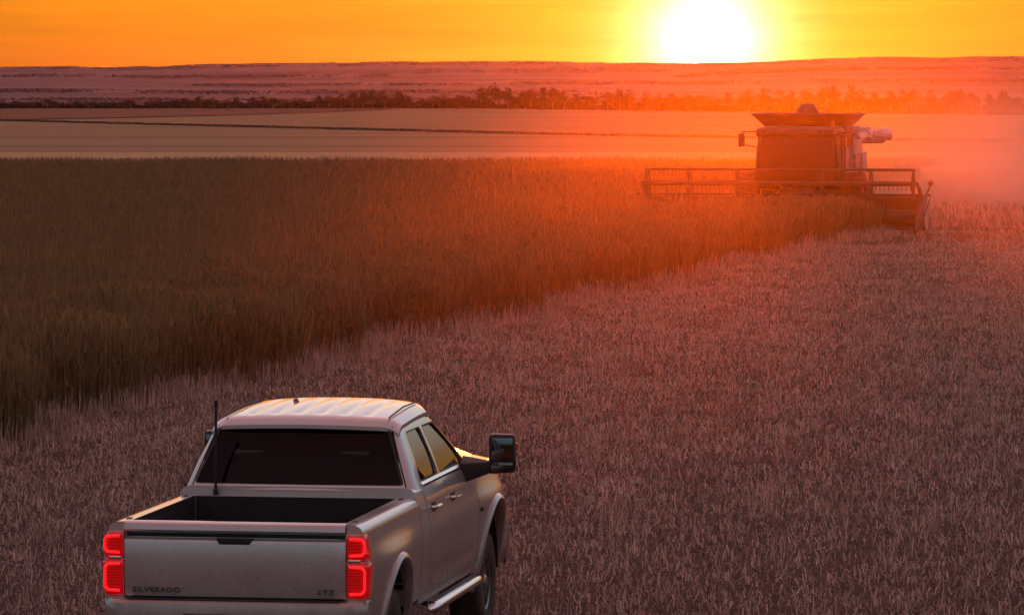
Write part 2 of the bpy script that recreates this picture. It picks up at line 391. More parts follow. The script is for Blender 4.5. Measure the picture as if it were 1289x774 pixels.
# a) stalk wall along the cut edge
n = 90000
y = 50+(rng.random(n)**1.15)*105; dist = rng.random(n)**1.1*4.5; x = edge_x(y)-dist + .12
ok = in_crop(x, y-0.0) | (dist < .2); ok &= in_crop(x-.6, y); x, y, dist = x[ok], y[ok], dist[ok]; n = len(x)
h = (1.02+.22*rng.random(n)+.10*np.sin(x*1.3+y*.6))*np.where(dist < .5, .45+.55*rng.random(n), 1)
V, F = scatter_quads(n, x, y, gz(x, y)-.02, (.010+.010*rng.random(n))*(1+y/180), h, rng.random(n)*3.1, (rng.random(n)*6.28, rng.random(n)*.22), .7)
parts.append((V, F, 0))
# seed heads / side branches on the edge plants
k = rng.random(n) < .8; xx, yy, hh = x[k], y[k], h[k]; q = len(xx)
zz = gz(xx, yy)+hh*(.55+.4*rng.random(q))
V, F = scatter_quads(q, xx+rng.normal(0, .05, q), yy+rng.normal(0, .05, q), zz, .025+.03*rng.random(q), .10+.14*rng.random(q), rng.random(q)*3.1, (rng.random(q)*6.28, rng.random(q)*.7), .3)
parts.append((V, F, 0))
# b) tops over the whole block
n = 520000
x, y = wedge(n, 50, 245, 8, 1.25); ok = in_crop(x, y); x, y = x[ok], y[ok]; n = len(x)
hump = .03*np.sin(x*1.3+y*.6)+.04*np.sin(x*.37-y*.21)
V, F = scatter_quads(n, x, y, gz(x, y)+.74+hump, (.007+.012*rng.random(n))*(.5+y/110), .24+.30*rng.random(n)**1.5, rng.random(n)*3.1, (rng.random(n)*6.28, rng.random(n)*.5), .5)
parts.append((V, F, 0))
# c) the mass of stems below the tops
gx = np.arange(-60, 40, .5); gy = np.arange(48, 247, .75)
GX, GY = np.meshgrid(gx, gy); GX = GX+rng.normal(0, .05, GX.shape)
GZ = gz(GX, GY)+.80+.06+.03*np.sin(GX*1.3+GY*.6)+.04*np.sin(GX*.37-GY*.21)+rng.normal(0, .045, GX.shape)
ins = in_crop(GX+.9, GY) & in_crop(GX, GY) & in_crop(GX, np.maximum(GY-1.2, 0)) & (np.abs(GX) < .13*GY+14)
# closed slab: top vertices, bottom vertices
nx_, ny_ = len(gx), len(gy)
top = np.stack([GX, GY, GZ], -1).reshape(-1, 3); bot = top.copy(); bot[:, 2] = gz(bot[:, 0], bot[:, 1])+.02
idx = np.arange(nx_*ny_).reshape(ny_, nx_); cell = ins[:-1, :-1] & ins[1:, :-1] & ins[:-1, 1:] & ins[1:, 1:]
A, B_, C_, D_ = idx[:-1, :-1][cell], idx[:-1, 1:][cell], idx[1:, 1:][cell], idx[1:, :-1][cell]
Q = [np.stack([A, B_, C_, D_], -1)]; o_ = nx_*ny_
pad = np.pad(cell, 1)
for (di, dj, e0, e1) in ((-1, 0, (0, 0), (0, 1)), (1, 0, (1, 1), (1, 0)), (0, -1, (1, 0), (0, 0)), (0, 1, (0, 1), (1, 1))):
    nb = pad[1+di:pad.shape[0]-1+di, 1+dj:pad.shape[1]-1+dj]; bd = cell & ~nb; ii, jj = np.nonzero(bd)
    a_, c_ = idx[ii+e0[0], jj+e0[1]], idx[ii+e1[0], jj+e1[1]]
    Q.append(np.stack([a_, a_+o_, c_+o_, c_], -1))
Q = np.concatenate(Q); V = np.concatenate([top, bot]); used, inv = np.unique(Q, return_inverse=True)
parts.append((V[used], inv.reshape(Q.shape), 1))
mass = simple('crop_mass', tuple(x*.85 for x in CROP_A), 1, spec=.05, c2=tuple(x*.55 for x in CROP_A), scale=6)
V, F, M = join(parts)
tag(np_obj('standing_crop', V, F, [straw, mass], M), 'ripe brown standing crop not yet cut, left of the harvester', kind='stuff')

# ------------------------------------------------------------------ stubble
parts = []
n = 480000
x, y = wedge(n, 27, 185, 4, 1.15); ok = ~in_crop(x-.1, y); x, y = x[ok], y[ok]; n = len(x)
pt = np.clip(.5+.45*np.sin(x*.9+np.sin(y*.25)*2)*np.sin(y*.33+x*.21)+.35*np.sin(x*4.1+y*1.7)*np.sin(y*2.3-x*2.9), 0, 1)                       # patchy
row = np.abs(((x-(y*.207))*math.cos(PSI)) % .30-.15) < .07+.1*rng.random(n)
lat = (x-y*.207)*math.cos(PSI); tram = .5+.5*np.sin(lat*2*math.pi/1.9+.3*np.sin(y*.05))          # passes run with the harvester
track = np.minimum(np.abs(lat % 9.4-3.2), np.abs(lat % 9.4-5.4)) < .28                                # wheel tracks
pt = np.clip(pt*(.55+.6*tram), 0, 1)*np.where(track, .15, 1)
k = (rng.random(n) < .10+.80*pt) & row; x, y, pt = x[k], y[k], pt[k]; n = len(x)
V, F = scatter_quads(n, x, y, gz(x, y)-.01, (.004+.008*rng.random(n))*(.5+y/75), (.03+.11*rng.random(n)**1.6)*(.7+.5*pt), rng.random(n)*3.1, (rng.random(n)*6.28, rng.random(n)*.95), .75)
parts.append((V, F, 0))
# litter: chopped straw lying flat
n = 340000
x, y = wedge(n, 27, 140, 4, 1.15); ok = ~in_crop(x, y); x, y = x[ok], y[ok]; n = len(x); a = rng.random(n)*6.28; L = (.008+.030*rng.random(n)**1.5); W = (.002+.004*rng.random(n))*(.6+y/70)
ca, sa = np.cos(a), np.sin(a); z = gz(x, y)+.012+.05*rng.random(n); tz = rng.normal(0, .03, n)
V = np.stack([np.stack([x-ca*L-sa*W, y-sa*L+ca*W, z-tz], -1), np.stack([x-ca*L+sa*W, y-sa*L-ca*W, z-tz], -1),
              np.stack([x+ca*L+sa*W, y+sa*L-ca*W, z+tz+.01], -1), np.stack([x+ca*L-sa*W, y+sa*L+ca*W, z+tz+.01], -1)], 1).reshape(-1, 3)
parts.append((V, np.arange(n*4).reshape(n, 4), 0))
# taller tufts missed by the cutter, also just beyond the header
n = 3600
x, y = wedge(n, 40, 190, 4, 1.6); ok = ~in_crop(x, y); x, y = x[ok], y[ok]
tx = np.repeat(x, 9)+rng.normal(0, .06, len(x)*9); ty = np.repeat(y, 9)+rng.normal(0, .06, len(x)*9); n = len(tx)
V, F = scatter_quads(n, tx, ty, gz(tx, ty)-.01, (.005+.005*rng.random(n))*(.6+ty/90), .12+.20*rng.random(n), rng.random(n)*3.1, (rng.random(n)*6.28, rng.random(n)*.6), .4)
parts.append((V, F, 0))
# ragged stems left along the cut edge
n = 26000; y = 45+rng.random(n)**1.1*108; dd = rng.normal(.15, .4, n); x = edge_x(y)+dd; ok = dd > -1.1; x, y, dd = x[ok], y[ok], dd[ok]; n = len(x)
V, F = scatter_quads(n, x, y, gz(x, y), (.007+.008*rng.random(n))*(.6+y/110), (.12+.34*rng.random(n))*np.clip(1-dd*.8, .3, 1.2), rng.random(n)*3.1, (rng.random(n)*6.28, rng.random(n)*.35), .5)
parts.append((V, F, 0))
n = 1500
x = 13.6+rng.random(n)*10; y = 158+rng.random(n)*18
tx = np.repeat(x, 5)+rng.normal(0, .08, n*5); ty = np.repeat(y, 5)+rng.normal(0, .08, n*5); n = len(tx)
V, F = scatter_quads(n, tx, ty, gz(tx, ty), .03+.02*rng.random(n), .22+.3*rng.random(n)**2, rng.random(n)*3.1, (rng.random(n)*6.28, rng.random(n)*.5), .4)
parts.append((V, F, 0))
V, F, M = join(parts)
tag(np_obj('stubble', V, F, [stub_m], M), 'pale cut stubble and straw litter covering the near field', kind='stuff')

# scrub along the contour bank across the far field
scrub_m = foliage('scrub', (.09, .07, .045), (.15, .11, .07), .15, .5)
cx_, cy_ = [-92, -82, 5, 38, 62, 90], [770, 738, 495, 434, 405, 380]
n = 15000; t = rng.random(n)*180-91; yy = np.interp(t, cx_, cy_)+rng.normal(0, 1.1, n)
V, F = scatter_quads(n, t, yy, gz(t, yy), .12+.2*rng.random(n), .08+.22*rng.random(n), rng.random(n)*3.1, (rng.random(n)*6.28, rng.random(n)*.6), .6)
tag(np_obj('contour_bank_scrub', V, F, [scrub_m]), 'thin dark line of scrub running across the far field', kind='stuff')

# ------------------------------------------------------------------ trees
leaf = [foliage('gum_leaves', (.022, .026, .014), (.055, .055, .028), .25, .8), foliage('dry_gum_leaves', (.03, .028, .016), (.07, .058, .032), .25, .8)]
bark = simple('pale_bark', (.13, .10, .085), .9, noise=.3, scale=2)
def tree_meshes(seed, W, H, trunk):
    r = np.random.default_rng(seed); nc = r.integers(7, 12)
    c = []; V = []; 
    for i in range(nc):
        a = r.random()*6.28; rr = r.random()**.6*W*.36; zz = trunk+(H-trunk)*(.22+.55*r.random())*(1-.25*rr/(W*.36))
        c.append((rr*math.cos(a), rr*math.sin(a), zz, (.17+.12*r.random())*W, (.13+.1*r.random())*(H-trunk)*1.5))
    c.append((0, 0, H-(H-trunk)*.2, .2*W, .2*(H-trunk)))
    for (x, y, z, sx, sz) in c:
        n = 70; d = r.normal(size=(n, 3)); d /= np.linalg.norm(d, axis=1)[:, None]; rad = r.random(n)**.4
        p = d*rad[:, None]*np.array([sx, sx, sz])+np.array([x, y, z]); p[:, 2] = np.clip(p[:, 2], .15, H)
        u = r.normal(size=(n, 3)); u /= np.linalg.norm(u, axis=1)[:, None]; w_ = np.cross(u, r.normal(size=(n, 3))); w_ /= np.linalg.norm(w_, axis=1)[:, None]
        s = (.12+.16*r.random(n))[:, None]*(.6+W/14)
        V.append(np.stack([p-u*s, p+w_*s*.7, p+u*s, p-w_*s*.7], 1).reshape(-1, 3))
    V = np.concatenate(V); F = np.arange(len(V)).reshape(-1, 4)
    cm = np_mesh('crown', V, F, [leaf[seed % 2]])
    mb = MB(); mb.tube((0, 0, -.3), (.05*W*(r.random()-.5), 0, trunk*.9+.3), .035*W, .022*W, 7)
    top = mb.v[-1]
    for (x, y, z, sx, sz) in c[:5]: mb.tube((0, 0, trunk*.75), (x*.8, y*.8, z), .016*W, .006*W, 5)
    return cm, mb.mesh('trunk', [bark])
sil = [(3,127),(20,127.5),(40,131),(65,126),(80,131),(100,128),(117,129),(133,131),(150,130),(165,126),(182,127),(197,127),(215,126),(235,124),(255,121.5),(270,124),(287,125),(300,123),(316,124),(332,122),(345,124),(360,126),(375,126),(400,121),(416,121),(430,119),(445,115),(458,114),(470,113.5),(484,113),(500,114),(515,121),(530,124),(545,121),(560,119),(580,121),(605,110),(620,108.5),(640,111),(657,116),(668,113),(683,111),(695,111),(710,115),(725,119),(740,122),(765,116),(780,113),(795,112.5),(812,115),(830,117),(845,118),(862,120),(880,121),(900,121),(920,118),(940,114),(960,112.5),(980,115),(1000,116),(1018,114),(1035,111),(1052,107),(1068,108),(1085,113),(1105,116),(1122,115),(1140,113.5),(1155,113),(1172,113),(1190,115),(1208,113),(1225,117),(1240,118),(1257,116),(1272,115),(1287,113)]
protos = []
for k in range(9):
    Wd, Hd, tr = [(6, 4.2, .8), (7, 4.6, 1.0), (7.5, 5.8, 1.6), (5.5, 5, 1.3), (8, 5.2, 1.1), (6.2, 4.6, .5), (8.5, 6.2, 1.9), (5, 4.4, 1.2), (7, 3.8, .4)][k]
    protos.append((Wd, Hd, tree_meshes(100+k, Wd, Hd, tr)))
ONES = 'first second third fourth fifth sixth seventh eighth ninth tenth eleventh twelfth thirteenth fourteenth fifteenth sixteenth seventeenth eighteenth nineteenth'.split()
TENS = ['', '', 'twent', 'thirt', 'fort', 'fift', 'sixt', 'sevent']; CARD = ['', '', 'twenty', 'thirty', 'forty', 'fifty', 'sixty', 'seventy']
def ordinal(k):
    if k < 20: return ONES[k-1]
    return TENS[k//10]+'ieth' if k % 10 == 0 else CARD[k//10]+'-'+ONES[k % 10-1]
half = len(sil)
for i, (u, tv) in enumerate(sil):
    bv = 136.6 if u < 560 else 136.6+(u-560)*.0125
    p = P(u, bv); px_m = F_PX/p.y; hgt = (bv-tv)/px_m+.25
    nbr = (sil[i+1][0]-u) if i+1 < half else 15
    k = random.randrange(9); Wd, Hd, (cm, tm) = protos[k]
    wid = max(nbr, 14)/px_m*random.uniform(1.25, 1.7)
    p.y += random.uniform(-14, 14)
    t = empty('gum_tree', (p.x, p.y, float(gz(p.x, p.y))), random.random()*6.28); t.scale = (wid/Wd, wid/Wd, hgt/Hd)
    for nm, me in (('crown', cm), ('trunk', tm)):
        c = bpy.data.objects.new(nm, me); col.objects.link(c); c.parent = t
    size = 'tall broad' if hgt > 5.6 else ('mid-height' if hgt > 3.4 else 'low rounded'); tone = 'hazy orange-lit' if 720 < u < 1130 else 'dark'
    if i < 40: lab = f'{size} {tone} tree, {ordinal(i+1)} from the left end of the far tree line'
    else: lab = f'{size} {tone} tree, {ordinal(half-i)} from the right end of the far tree line'
    tag(t, lab, 'tree', 'trees in the far tree line')
# undergrowth that closes the line near the ground
n = 60000; u = rng.random(n)*1500-105
bv = np.where(u < 560, 136.6, 136.6+(u-560)*.0125)
yy = 27090/(bv-84-31.3)+10+rng.random(n)*45; xx = (u-CX)/F_PX*yy; hh = (1.6+1.2*np.sin(u*.05)*np.sin(u*.021)+.9*rng.random(n))*np.where(u < 420, .5, 1.)*np.where(np.sin(u*.043)+np.sin(u*.11+1) > 1.25, .3, 1.)
V, F = scatter_quads(n, xx, yy, gz(xx, yy)+rng.random(n)*hh*.8, .3+.4*rng.random(n), .3+.5*rng.random(n), rng.random(n)*3.1, (rng.random(n)*6.28, rng.random(n)), .6)
tag(np_obj('undergrowth', V, F, [leaf[0]]), 'dark scrub filling in under the far tree line', kind='stuff')
# woods in long thin bands on the far slopes
Vs = []
for (d0, x0, x1, th, hh, cnt) in [(1900, -260, 90, 60, 1.6, 2600), (2300, -300, 330, 160, 1.4, 4000), (2900, -360, 60, 200, 1.6, 5000), (3600, -250, 430, 200, 1.8, 6000), (4250, 150, 560, 70, 4.5, 9000), (4500, -540, -120, 220, 1.8, 5000), (4700, -100, 620, 300, 1.8, 6000), (5300, -640, 700, 260, 1.8, 9000), (5965, -760, 760, 60, .5, 14000)]:
    xx = x0+rng.random(cnt)*(x1-x0); k = np.sin(xx*.021+d0)+np.sin(xx*.057+d0*2)+.7*np.sin(xx*.13)+rng.normal(0, .9, len(xx)) > -.2; xx = xx[k]; q = len(xx); hh *= .75
    yy = d0+40*np.sin(xx*.008+d0)+rng.random(q)*th
    lump = .35+.65*np.abs(np.sin(xx*.11+d0)*np.sin(xx*.043))
    Vs.append(scatter_quads(q, xx, yy, gz(xx, yy)+rng.random(q)*hh*lump*.8, 1.2+2*rng.random(q), .4+.8*rng.random(q), rng.random(q)*3.1, (rng.random(q)*6.28, rng.random(q)), .6)+(0,))
V, F, M = join(Vs)
tag(np_obj('distant_woods', V, F, [foliage('hazed_leaves', (.10, .08, .09), (.15, .12, .13), .2, .01)]), 'bands of far-off trees on the hazy slopes', kind='stuff')  # leaf colour lightened: distance haze is mixed into it
# ------------------------------------------------------------------ pickup truck (x forward from the rear bumper, y left, z up)
def paint_mat():
    m, nt, b, out = new_mat('pewter_paint')
    b.inputs['Metallic'].default_value = .35; b.inputs['Roughness'].default_value = .3; b.inputs['Coat Weight'].default_value = 1; b.inputs['Coat Roughness'].default_value = .06
    tc = N(nt, 'ShaderNodeTexCoord'); n = N(nt, 'ShaderNodeTexNoise'); n.inputs['Scale'].default_value = 2.2; n.inputs['Detail'].default_value = 9; n.inputs['Roughness'].default_value = .7
    nt.links.new(tc.outputs['Object'], n.inputs['Vector'])
    sp = N(nt, 'ShaderNodeSeparateXYZ'); nt.links.new(tc.outputs['Object'], sp.inputs[0])
    mr = N(nt, 'ShaderNodeMapRange'); mr.inputs['From Min'].default_value = 1.75; mr.inputs['From Max'].default_value = .5; nt.links.new(sp.outputs['Z'], mr.inputs['Value'])
    a = N(nt, 'ShaderNodeMath', operation='MULTIPLY'); nt.links.new(mr.outputs[0], a.inputs[0]); nt.links.new(n.outputs['Fac'], a.inputs[1])
    n4 = N(nt, 'ShaderNodeTexNoise'); n4.inputs['Scale'].default_value = 38; n4.inputs['Detail'].default_value = 4; nt.links.new(tc.outputs['Object'], n4.inputs['Vector'])
    mr4 = N(nt, 'ShaderNodeMapRange'); mr4.inputs['From Min'].default_value = .60; mr4.inputs['From Max'].default_value = .72; nt.links.new(n4.outputs['Fac'], mr4.inputs['Value'])
    a4 = N(nt, 'ShaderNodeMath', operation='MULTIPLY_ADD'); nt.links.new(mr4.outputs[0], a4.inputs[0]); nt.links.new(a.outputs[0], a4.inputs[1]); nt.links.new(a.outputs[0], a4.inputs[2]); a = a4
    r = ramp(nt, a.outputs[0], [(.04, (0, 0, 0)), (.5, (.85, .85, .85))])          # road dust and mud specks low on the panels
    mx = N(nt, 'ShaderNodeMix', data_type='RGBA'); nt.links.new(r.outputs[0], mx.inputs[0])
    mx.inputs['A'].default_value = (.66, .63, .60, 1); mx.inputs['B'].default_value = (.33, .25, .2, 1); nt.links.new(mx.outputs['Result'], b.inputs['Base Color'])
    r2 = N(nt, 'ShaderNodeMapRange'); r2.inputs['To Min'].default_value = .06; r2.inputs['To Max'].default_value = .5; nt.links.new(a.outputs[0], r2.inputs['Value']); nt.links.new(r2.outputs[0], b.inputs['Coat Roughness'])
    return m
PAINT = paint_mat()
BLACK = simple('black_plastic', (.018, .017, .017), .55, noise=.3, scale=20)
LETTER = simple('letter_grey', (.10, .095, .09), .4, .4)
RUBBER = simple('tyre_rubber', (.028, .024, .022), .85, c2=(.11, .08, .062), scale=7, bump=.3)
CHROME = simple('chrome', (.75, .74, .73), .14, 1, noise=.05)
RIM = simple('dark_alloy', (.30, .29, .28), .3, .9, noise=.2, scale=9)
LINER = simple('bed_liner', (.014, .013, .013), .8, noise=.4, scale=40, bump=.5)
SEATM = simple('seat_cloth', (.035, .03, .028), .8, noise=.3, scale=12)
LENS = simple('red_lens', (.34, .004, .007), .12, coat=1, emis=(1, .004, .006), es=.1)
_n = LENS.node_tree; _b = _n.nodes['Principled BSDF']; _t = N(_n, 'ShaderNodeTexCoord'); _w = N(_n, 'ShaderNodeTexWave', bands_direction='Z'); _w.inputs['Scale'].default_value = 14; _w.inputs['Distortion'].default_value = 3
_n.links.new(_t.outputs['Object'], _w.inputs['Vector']); _m = N(_n, 'ShaderNodeMapRange'); _m.inputs['To Min'].default_value = .04; _m.inputs['To Max'].default_value = .18; _n.links.new(_w.outputs['Fac'], _m.inputs['Value']); _n.links.new(_m.outputs[0], _b.inputs['Emission Strength'])
LAMPM = simple('lit_red_strip', (.6, .01, .01), .3, emis=(1, .010, .014), es=.60)
AMBER = simple('amber_lens', (.35, .09, .03), .35)
MIRG = simple('mirror_glass', (.16, .15, .15), .06, 1)  # tint darkened to imitate the dark ground mirrored in it
CLEAR = simple('headlamp_glass', (.5, .5, .5), .1, .3, coat=1)
def glass_mat(name, tr, ior=1.7):
    m, nt, b, out = new_mat(name); nt.nodes.remove(b)
    g = N(nt, 'ShaderNodeBsdfGlossy'); g.inputs['Roughness'].default_value = .02; g.inputs['Color'].default_value = (.95, .95, .95, 1)
    t = N(nt, 'ShaderNodeBsdfTransparent'); t.inputs['Color'].default_value = (tr, tr*.95, tr*.95, 1)
    f = N(nt, 'ShaderNodeFresnel'); f.inputs['IOR'].default_value = ior
    tc = N(nt, 'ShaderNodeTexCoord'); n = N(nt, 'ShaderNodeTexNoise'); n.inputs['Scale'].default_value = 3; nt.links.new(tc.outputs['Object'], n.inputs['Vector'])
    bp = N(nt, 'ShaderNodeBump'); bp.inputs['Strength'].default_value = .03; nt.links.new(n.outputs['Fac'], bp.inputs['Height']); nt.links.new(bp.outputs[0], g.inputs['Normal'])
    mx = N(nt, 'ShaderNodeMixShader'); nt.links.new(f.outputs[0], mx.inputs[0]); nt.links.new(t.outputs[0], mx.inputs[1]); nt.links.new(g.outputs[0], mx.inputs[2]); nt.links.new(mx.outputs[0], out.inputs['Surface'])
    return m
GLASS = glass_mat('tinted_glass', .22); RGLASS = glass_mat('privacy_glass', .14, 1.28)

YAW = R(9.3)
tail = P(293, 755); tz = 34.6
T = empty('pickup_truck', (-2.055-.15*math.sin(YAW), tz-.15, 0.0), math.pi/2-YAW)
tag(T, 'pewter grey crew cab pickup truck with both red tail lamps lit, parked on the stubble', 'pickup truck')
XA, XB = 1.33, 5.70                                   # axles
def side(x, z):
    """half width of the lower body at station x, height z"""
    y = np.interp(z, [.5, .62, .80, 1.0, 1.14, 1.20, 1.27, 1.38, 1.425, 1.46, 1.53], [.93, .965, .985, 1.0, 1.008, 1.004, .988, .972, .962, .945, .925])
    fl = math.exp(-((x-XA)/.62)**4)*.038*float(sm(1.30, 1.10, z))+math.exp(-((x-XB)/.62)**4)*.045*float(sm(1.42, 1.15, z))
    nose = max(0, (x-5.9)/.75)
    return float(y)+fl-.10*nose**2-.012*max(0, (.5-x)/.5)**2
def section(x, zb, zt, edge, crown=0., ny=9):
    """closed section of the body at x, from zb up to shoulder zt; flat / crowned top"""
    rs = .075
    zs = list(np.linspace(zb, zt-rs, 16)); pr = [(side(x, z), z) for z in zs]
    ye = side(x, zt-rs)
    for a in (18, 36, 54, 72): pr.append((ye-.085*(1-math.cos(R(a))), zt-rs+rs*math.sin(R(a))))
    pr.append((ye-.09, zt))
    top = [(ye-.09)*(1-k/ny) for k in range(1, ny+1)]
    pr += [(t, zt+crown*(1-(t/(ye-.09))**2)**1.0) for t in top]
    full = [(x, y, z) for y, z in pr] + [(x, -y, z) for y, z in reversed(pr[:-1])]
    return full
def arch(xc, zc, r, y0, y1, n=36):
    mb = MB(); poly = [(xc+r*math.cos(2*math.pi*k/n), zc+r*1.0*math.sin(2*math.pi*k/n)) for k in range(n)]
    poly = [(p[0], p[1] if p[1] > zc else zc-(zc-p[1])*1.6) for p in poly]
    mb.prism(poly, y0, y1); return mb
def bxc(*a): mb = MB(); mb.box(*a); return mb
def prism_x(poly, a, b): c = MB(); c.prism(poly, a, b, 'x'); return c
# bed
mb = MB(); mb.loft([section(x, .66, 1.455, 0) for x in [.16, .2, .3, .5, .7, .9, 1.1, 1.33, 1.55, 1.8, 2.0, 2.2, 2.385]])
bed = mb.build('bed', PAINT, T)
cut(bed, [bxc(.255, 2.33, -.815, .815, .93, 2.), bxc(0, .262, -.845, .845, .5, 2.), arch(XA, .52, .575, .60, 1.3), arch(XA, .52, .575, -1.3, -.60)])
mb = MB()
mb.box(.262, 2.325, -.80, .80, .932, .940)
for k in range(13): mb.box(.27, 2.32, -.76+k*.125, -.70+k*.125, .9405, .952)
for s in (-1, 1):
    mb.box(.262, 2.325, s*.812-.004, s*.812+.001, .935, 1.452); mb.box(.9, 1.76, min(s*.58, s*.807), max(s*.58, s*.807), .942, 1.14)
mb.box(2.318, 2.327, -.80, .80, .94, 1.450)
mb.build('bed_liner', LINER, bed)
for s in (-1, 1):                                    # stake pocket covers on the rails, tie-down loops
    for x in (.36, 2.2): mb = MB(); mb.box(x, x+.075, s*.862-.018, s*.862+.018, 1.4565, 1.460); mb.build('stake_pocket', BLACK, bed)
# wheel arch lips
def lip(xc, zc, r, s, a0=-12, a1=192, par=None, grow=0):
    mb = MB(); secs = []
    for k in range(29):
        a = R(a0+(a1-a0)*k/28); q = []
        for (dr, dy) in ((-.012, -.04), (-.012, .012), (.004, .026), (.03, .018), (.045, .001), (.045, -.04)):
            rr = r+dr; x = xc+rr*math.cos(a); z = zc+rr*math.sin(a)
            q.append((x, s*(side(x, min(z, 1.2))+dy), z))
        secs.append(q)
    mb.loft(secs); return mb.build('wheel_arch_lip', PAINT, par, ang=50)
for s in (-1, 1): lip(XA, .52, .575, s, par=bed)
# wheel houses (dark inside)
mb = MB()
for xc in (XA, XB+.0):
    for s in (-1, 1):
        n = 20; vs = []; r = .585
        for k in range(n+1):
            a = math.pi*k/n; vs += [(xc+r*math.cos(a), s*.60, .50+r*math.sin(a)), (xc+r*math.cos(a), s*.955, .50+r*math.sin(a))]
        mb.add(vs, [(2*k, 2*k+1, 2*k+3, 2*k+2) for k in range(n)])
        mb.box(xc-.58, xc+.58, s*.60-.005, s*.60+.005, .45, 1.0)
mb.box(.3, 6.2, -.58, .58, .48, .66); mb.box(1.1, 1.56, -.7, .7, .44, .60); mb.box(5.5, 5.9, -.7, .7, .44, .60)
mb.build('underbody', BLACK, T)
# tailgate
mb = MB(); prof = [(.232, .905), (.156, .905), (.150, .93), (.150, .985), (.142, 1.02), (.142, 1.300), (.150, 1.325), (.185, 1.340), (.190, 1.375), (.130, 1.388), (.118, 1.402), (.122, 1.425), (.140, 1.447), (.175, 1.460), (.232, 1.460)]
secs = []
for k in range(25):
    y = -.838+1.676*k/24; e = 0 if abs(y) < .835 else .006
    secs.append([(x+e-.006*(1-(y/.838)**2)*(x < .17), y, z) for x, z in prof])
mb.loft(secs); tg = mb.build('tailgate', PAINT, T, ang=28)
mb = MB(); mb.prism([(-.115, 1.296), (.115, 1.296), (.14, 1.341), (-.14, 1.341)], .1345, .19, 'x'); mb.build('handle', BLACK, tg, bev=.003)  # flat dark plate stands in for the shaded handle recess
mb = MB(); mb.box(.1855, .2, -.83, .83, 1.3425, 1.373); mb.build('lip_shade_strip', BLACK, tg)  # black strip stands in for the shade under the tailgate lip
mb = MB(); mb.lathe([(0, -.007), (.011, -.007), (.012, 0)], 16, 'x', (.137, 0, 1.335)); mb.build('camera_lens', BLACK, tg)
def text(name, s, size, loc, rot, mat, parent, ext=.002, sx=1.0):
    c = bpy.data.curves.new(name, 'FONT'); c.body = s; c.size = size; c.extrude = ext; c.align_x = 'CENTER'; c.align_y = 'CENTER'; c.space_character = 1.15; c.offset = .0012
    o = bpy.data.objects.new(name, c); col.objects.link(o); bpy.context.view_layer.update()
    me = bpy.data.meshes.new_from_object(o.evaluated_get(bpy.context.evaluated_depsgraph_get())); bpy.data.objects.remove(o, do_unlink=True)
    me.materials.clear(); me.materials.append(mat)
    t = bpy.data.objects.new(name, me); col.objects.link(t); t.parent = parent; t.location = loc; t.rotation_euler = rot; t.scale = (sx, 1, 1); return t
# seen from behind (looking along +x) the left of the picture is +y
text('model_lettering', 'SILVERADO', .052, (.139, .595, .952), (math.pi/2, 0, -math.pi/2), LETTER, tg, sx=1.22)
text('trim_lettering', 'LTZ', .052, (.139, -.69, .952), (math.pi/2, 0, -math.pi/2), LETTER, tg, sx=1.3)
# tail lamps
for s in (1, -1):
    mb = MB(); secs = []
    # horizontal sections wrap the corner; waist between the two lobes
    for z in np.linspace(.91, 1.380, 30):
        waist = math.exp(-((z-1.186)/.022)**2); e = max(0, abs(z-1.145)-.20)/.035; e = min(e, 1)
        cut_ = .022*e**2+.05*waist; y0 = .849; y1 = side(.3, z)+.012-.35*cut_
        x0 = .128+.25*cut_+.0
        secs.append([(.31-cut_, s*(y0+.0), z), (x0+.008, s*y0, z), (x0, s*(y0+.012), z), (x0, s*(y1-.055), z), (x0+.012, s*(y1-.025), z), (x0+.038, s*(y1-.006), z), (x0+.075, s*y1, z), (.33-2*cut_, s*(side(.33, z)+.004), z), (.33-2*cut_, s*(y0+.02), z)])
    mb.loft(secs); tl = mb.build('tail_lamp', LENS, T, ang=50)
    for (za, zb_) in ((1.228, 1.352), (.945, 1.145)):
        pts = [(.124, s*.872, zb_), (.124, s*.965, zb_-.004), (.128, s*.985, zb_-.03), (.128, s*.985, za+.03), (.124, s*.965, za+.004), (.124, s*.872, za)]
        mb = MB(); mb.path(pts, .010, 8); mb.build('light_strip', LAMPM, tl)
    mb = MB(); mb.box(.123, .14, min(s*.86, s*.955), max(s*.86, s*.955), 1.172, 1.200); mb.build('reverse_lens', CHROME, tl, bev=.006)
# rear bumper
mb = MB(); secs = []
for y in np.linspace(-1.0, 1.0, 33):
    c = max(0, abs(y)-.82)/.18; xo = .02+.16*c**2.2
    secs.append([(.30, y, .56), (xo+.02, y, .56), (xo, y, .60), (xo, y, .80), (xo+.008, y, .862), (xo+.035, y, .884), (.30, y, .884)])
mb.loft(secs); rb = mb.build('rear_bumper', PAINT, T, ang=40)
cut(rb, [bxc(-.1, .10, -.36, .36, .60, .79)])
mb = MB(); mb.box(.085, .10, -.16, .16, .63, .76); mb.build('plate_recess', BLACK, rb)
mb = MB(); mb.box(.05, .26, -.80, .80, .886, .892); mb.build('step_pad', BLACK, rb, bev=.003)
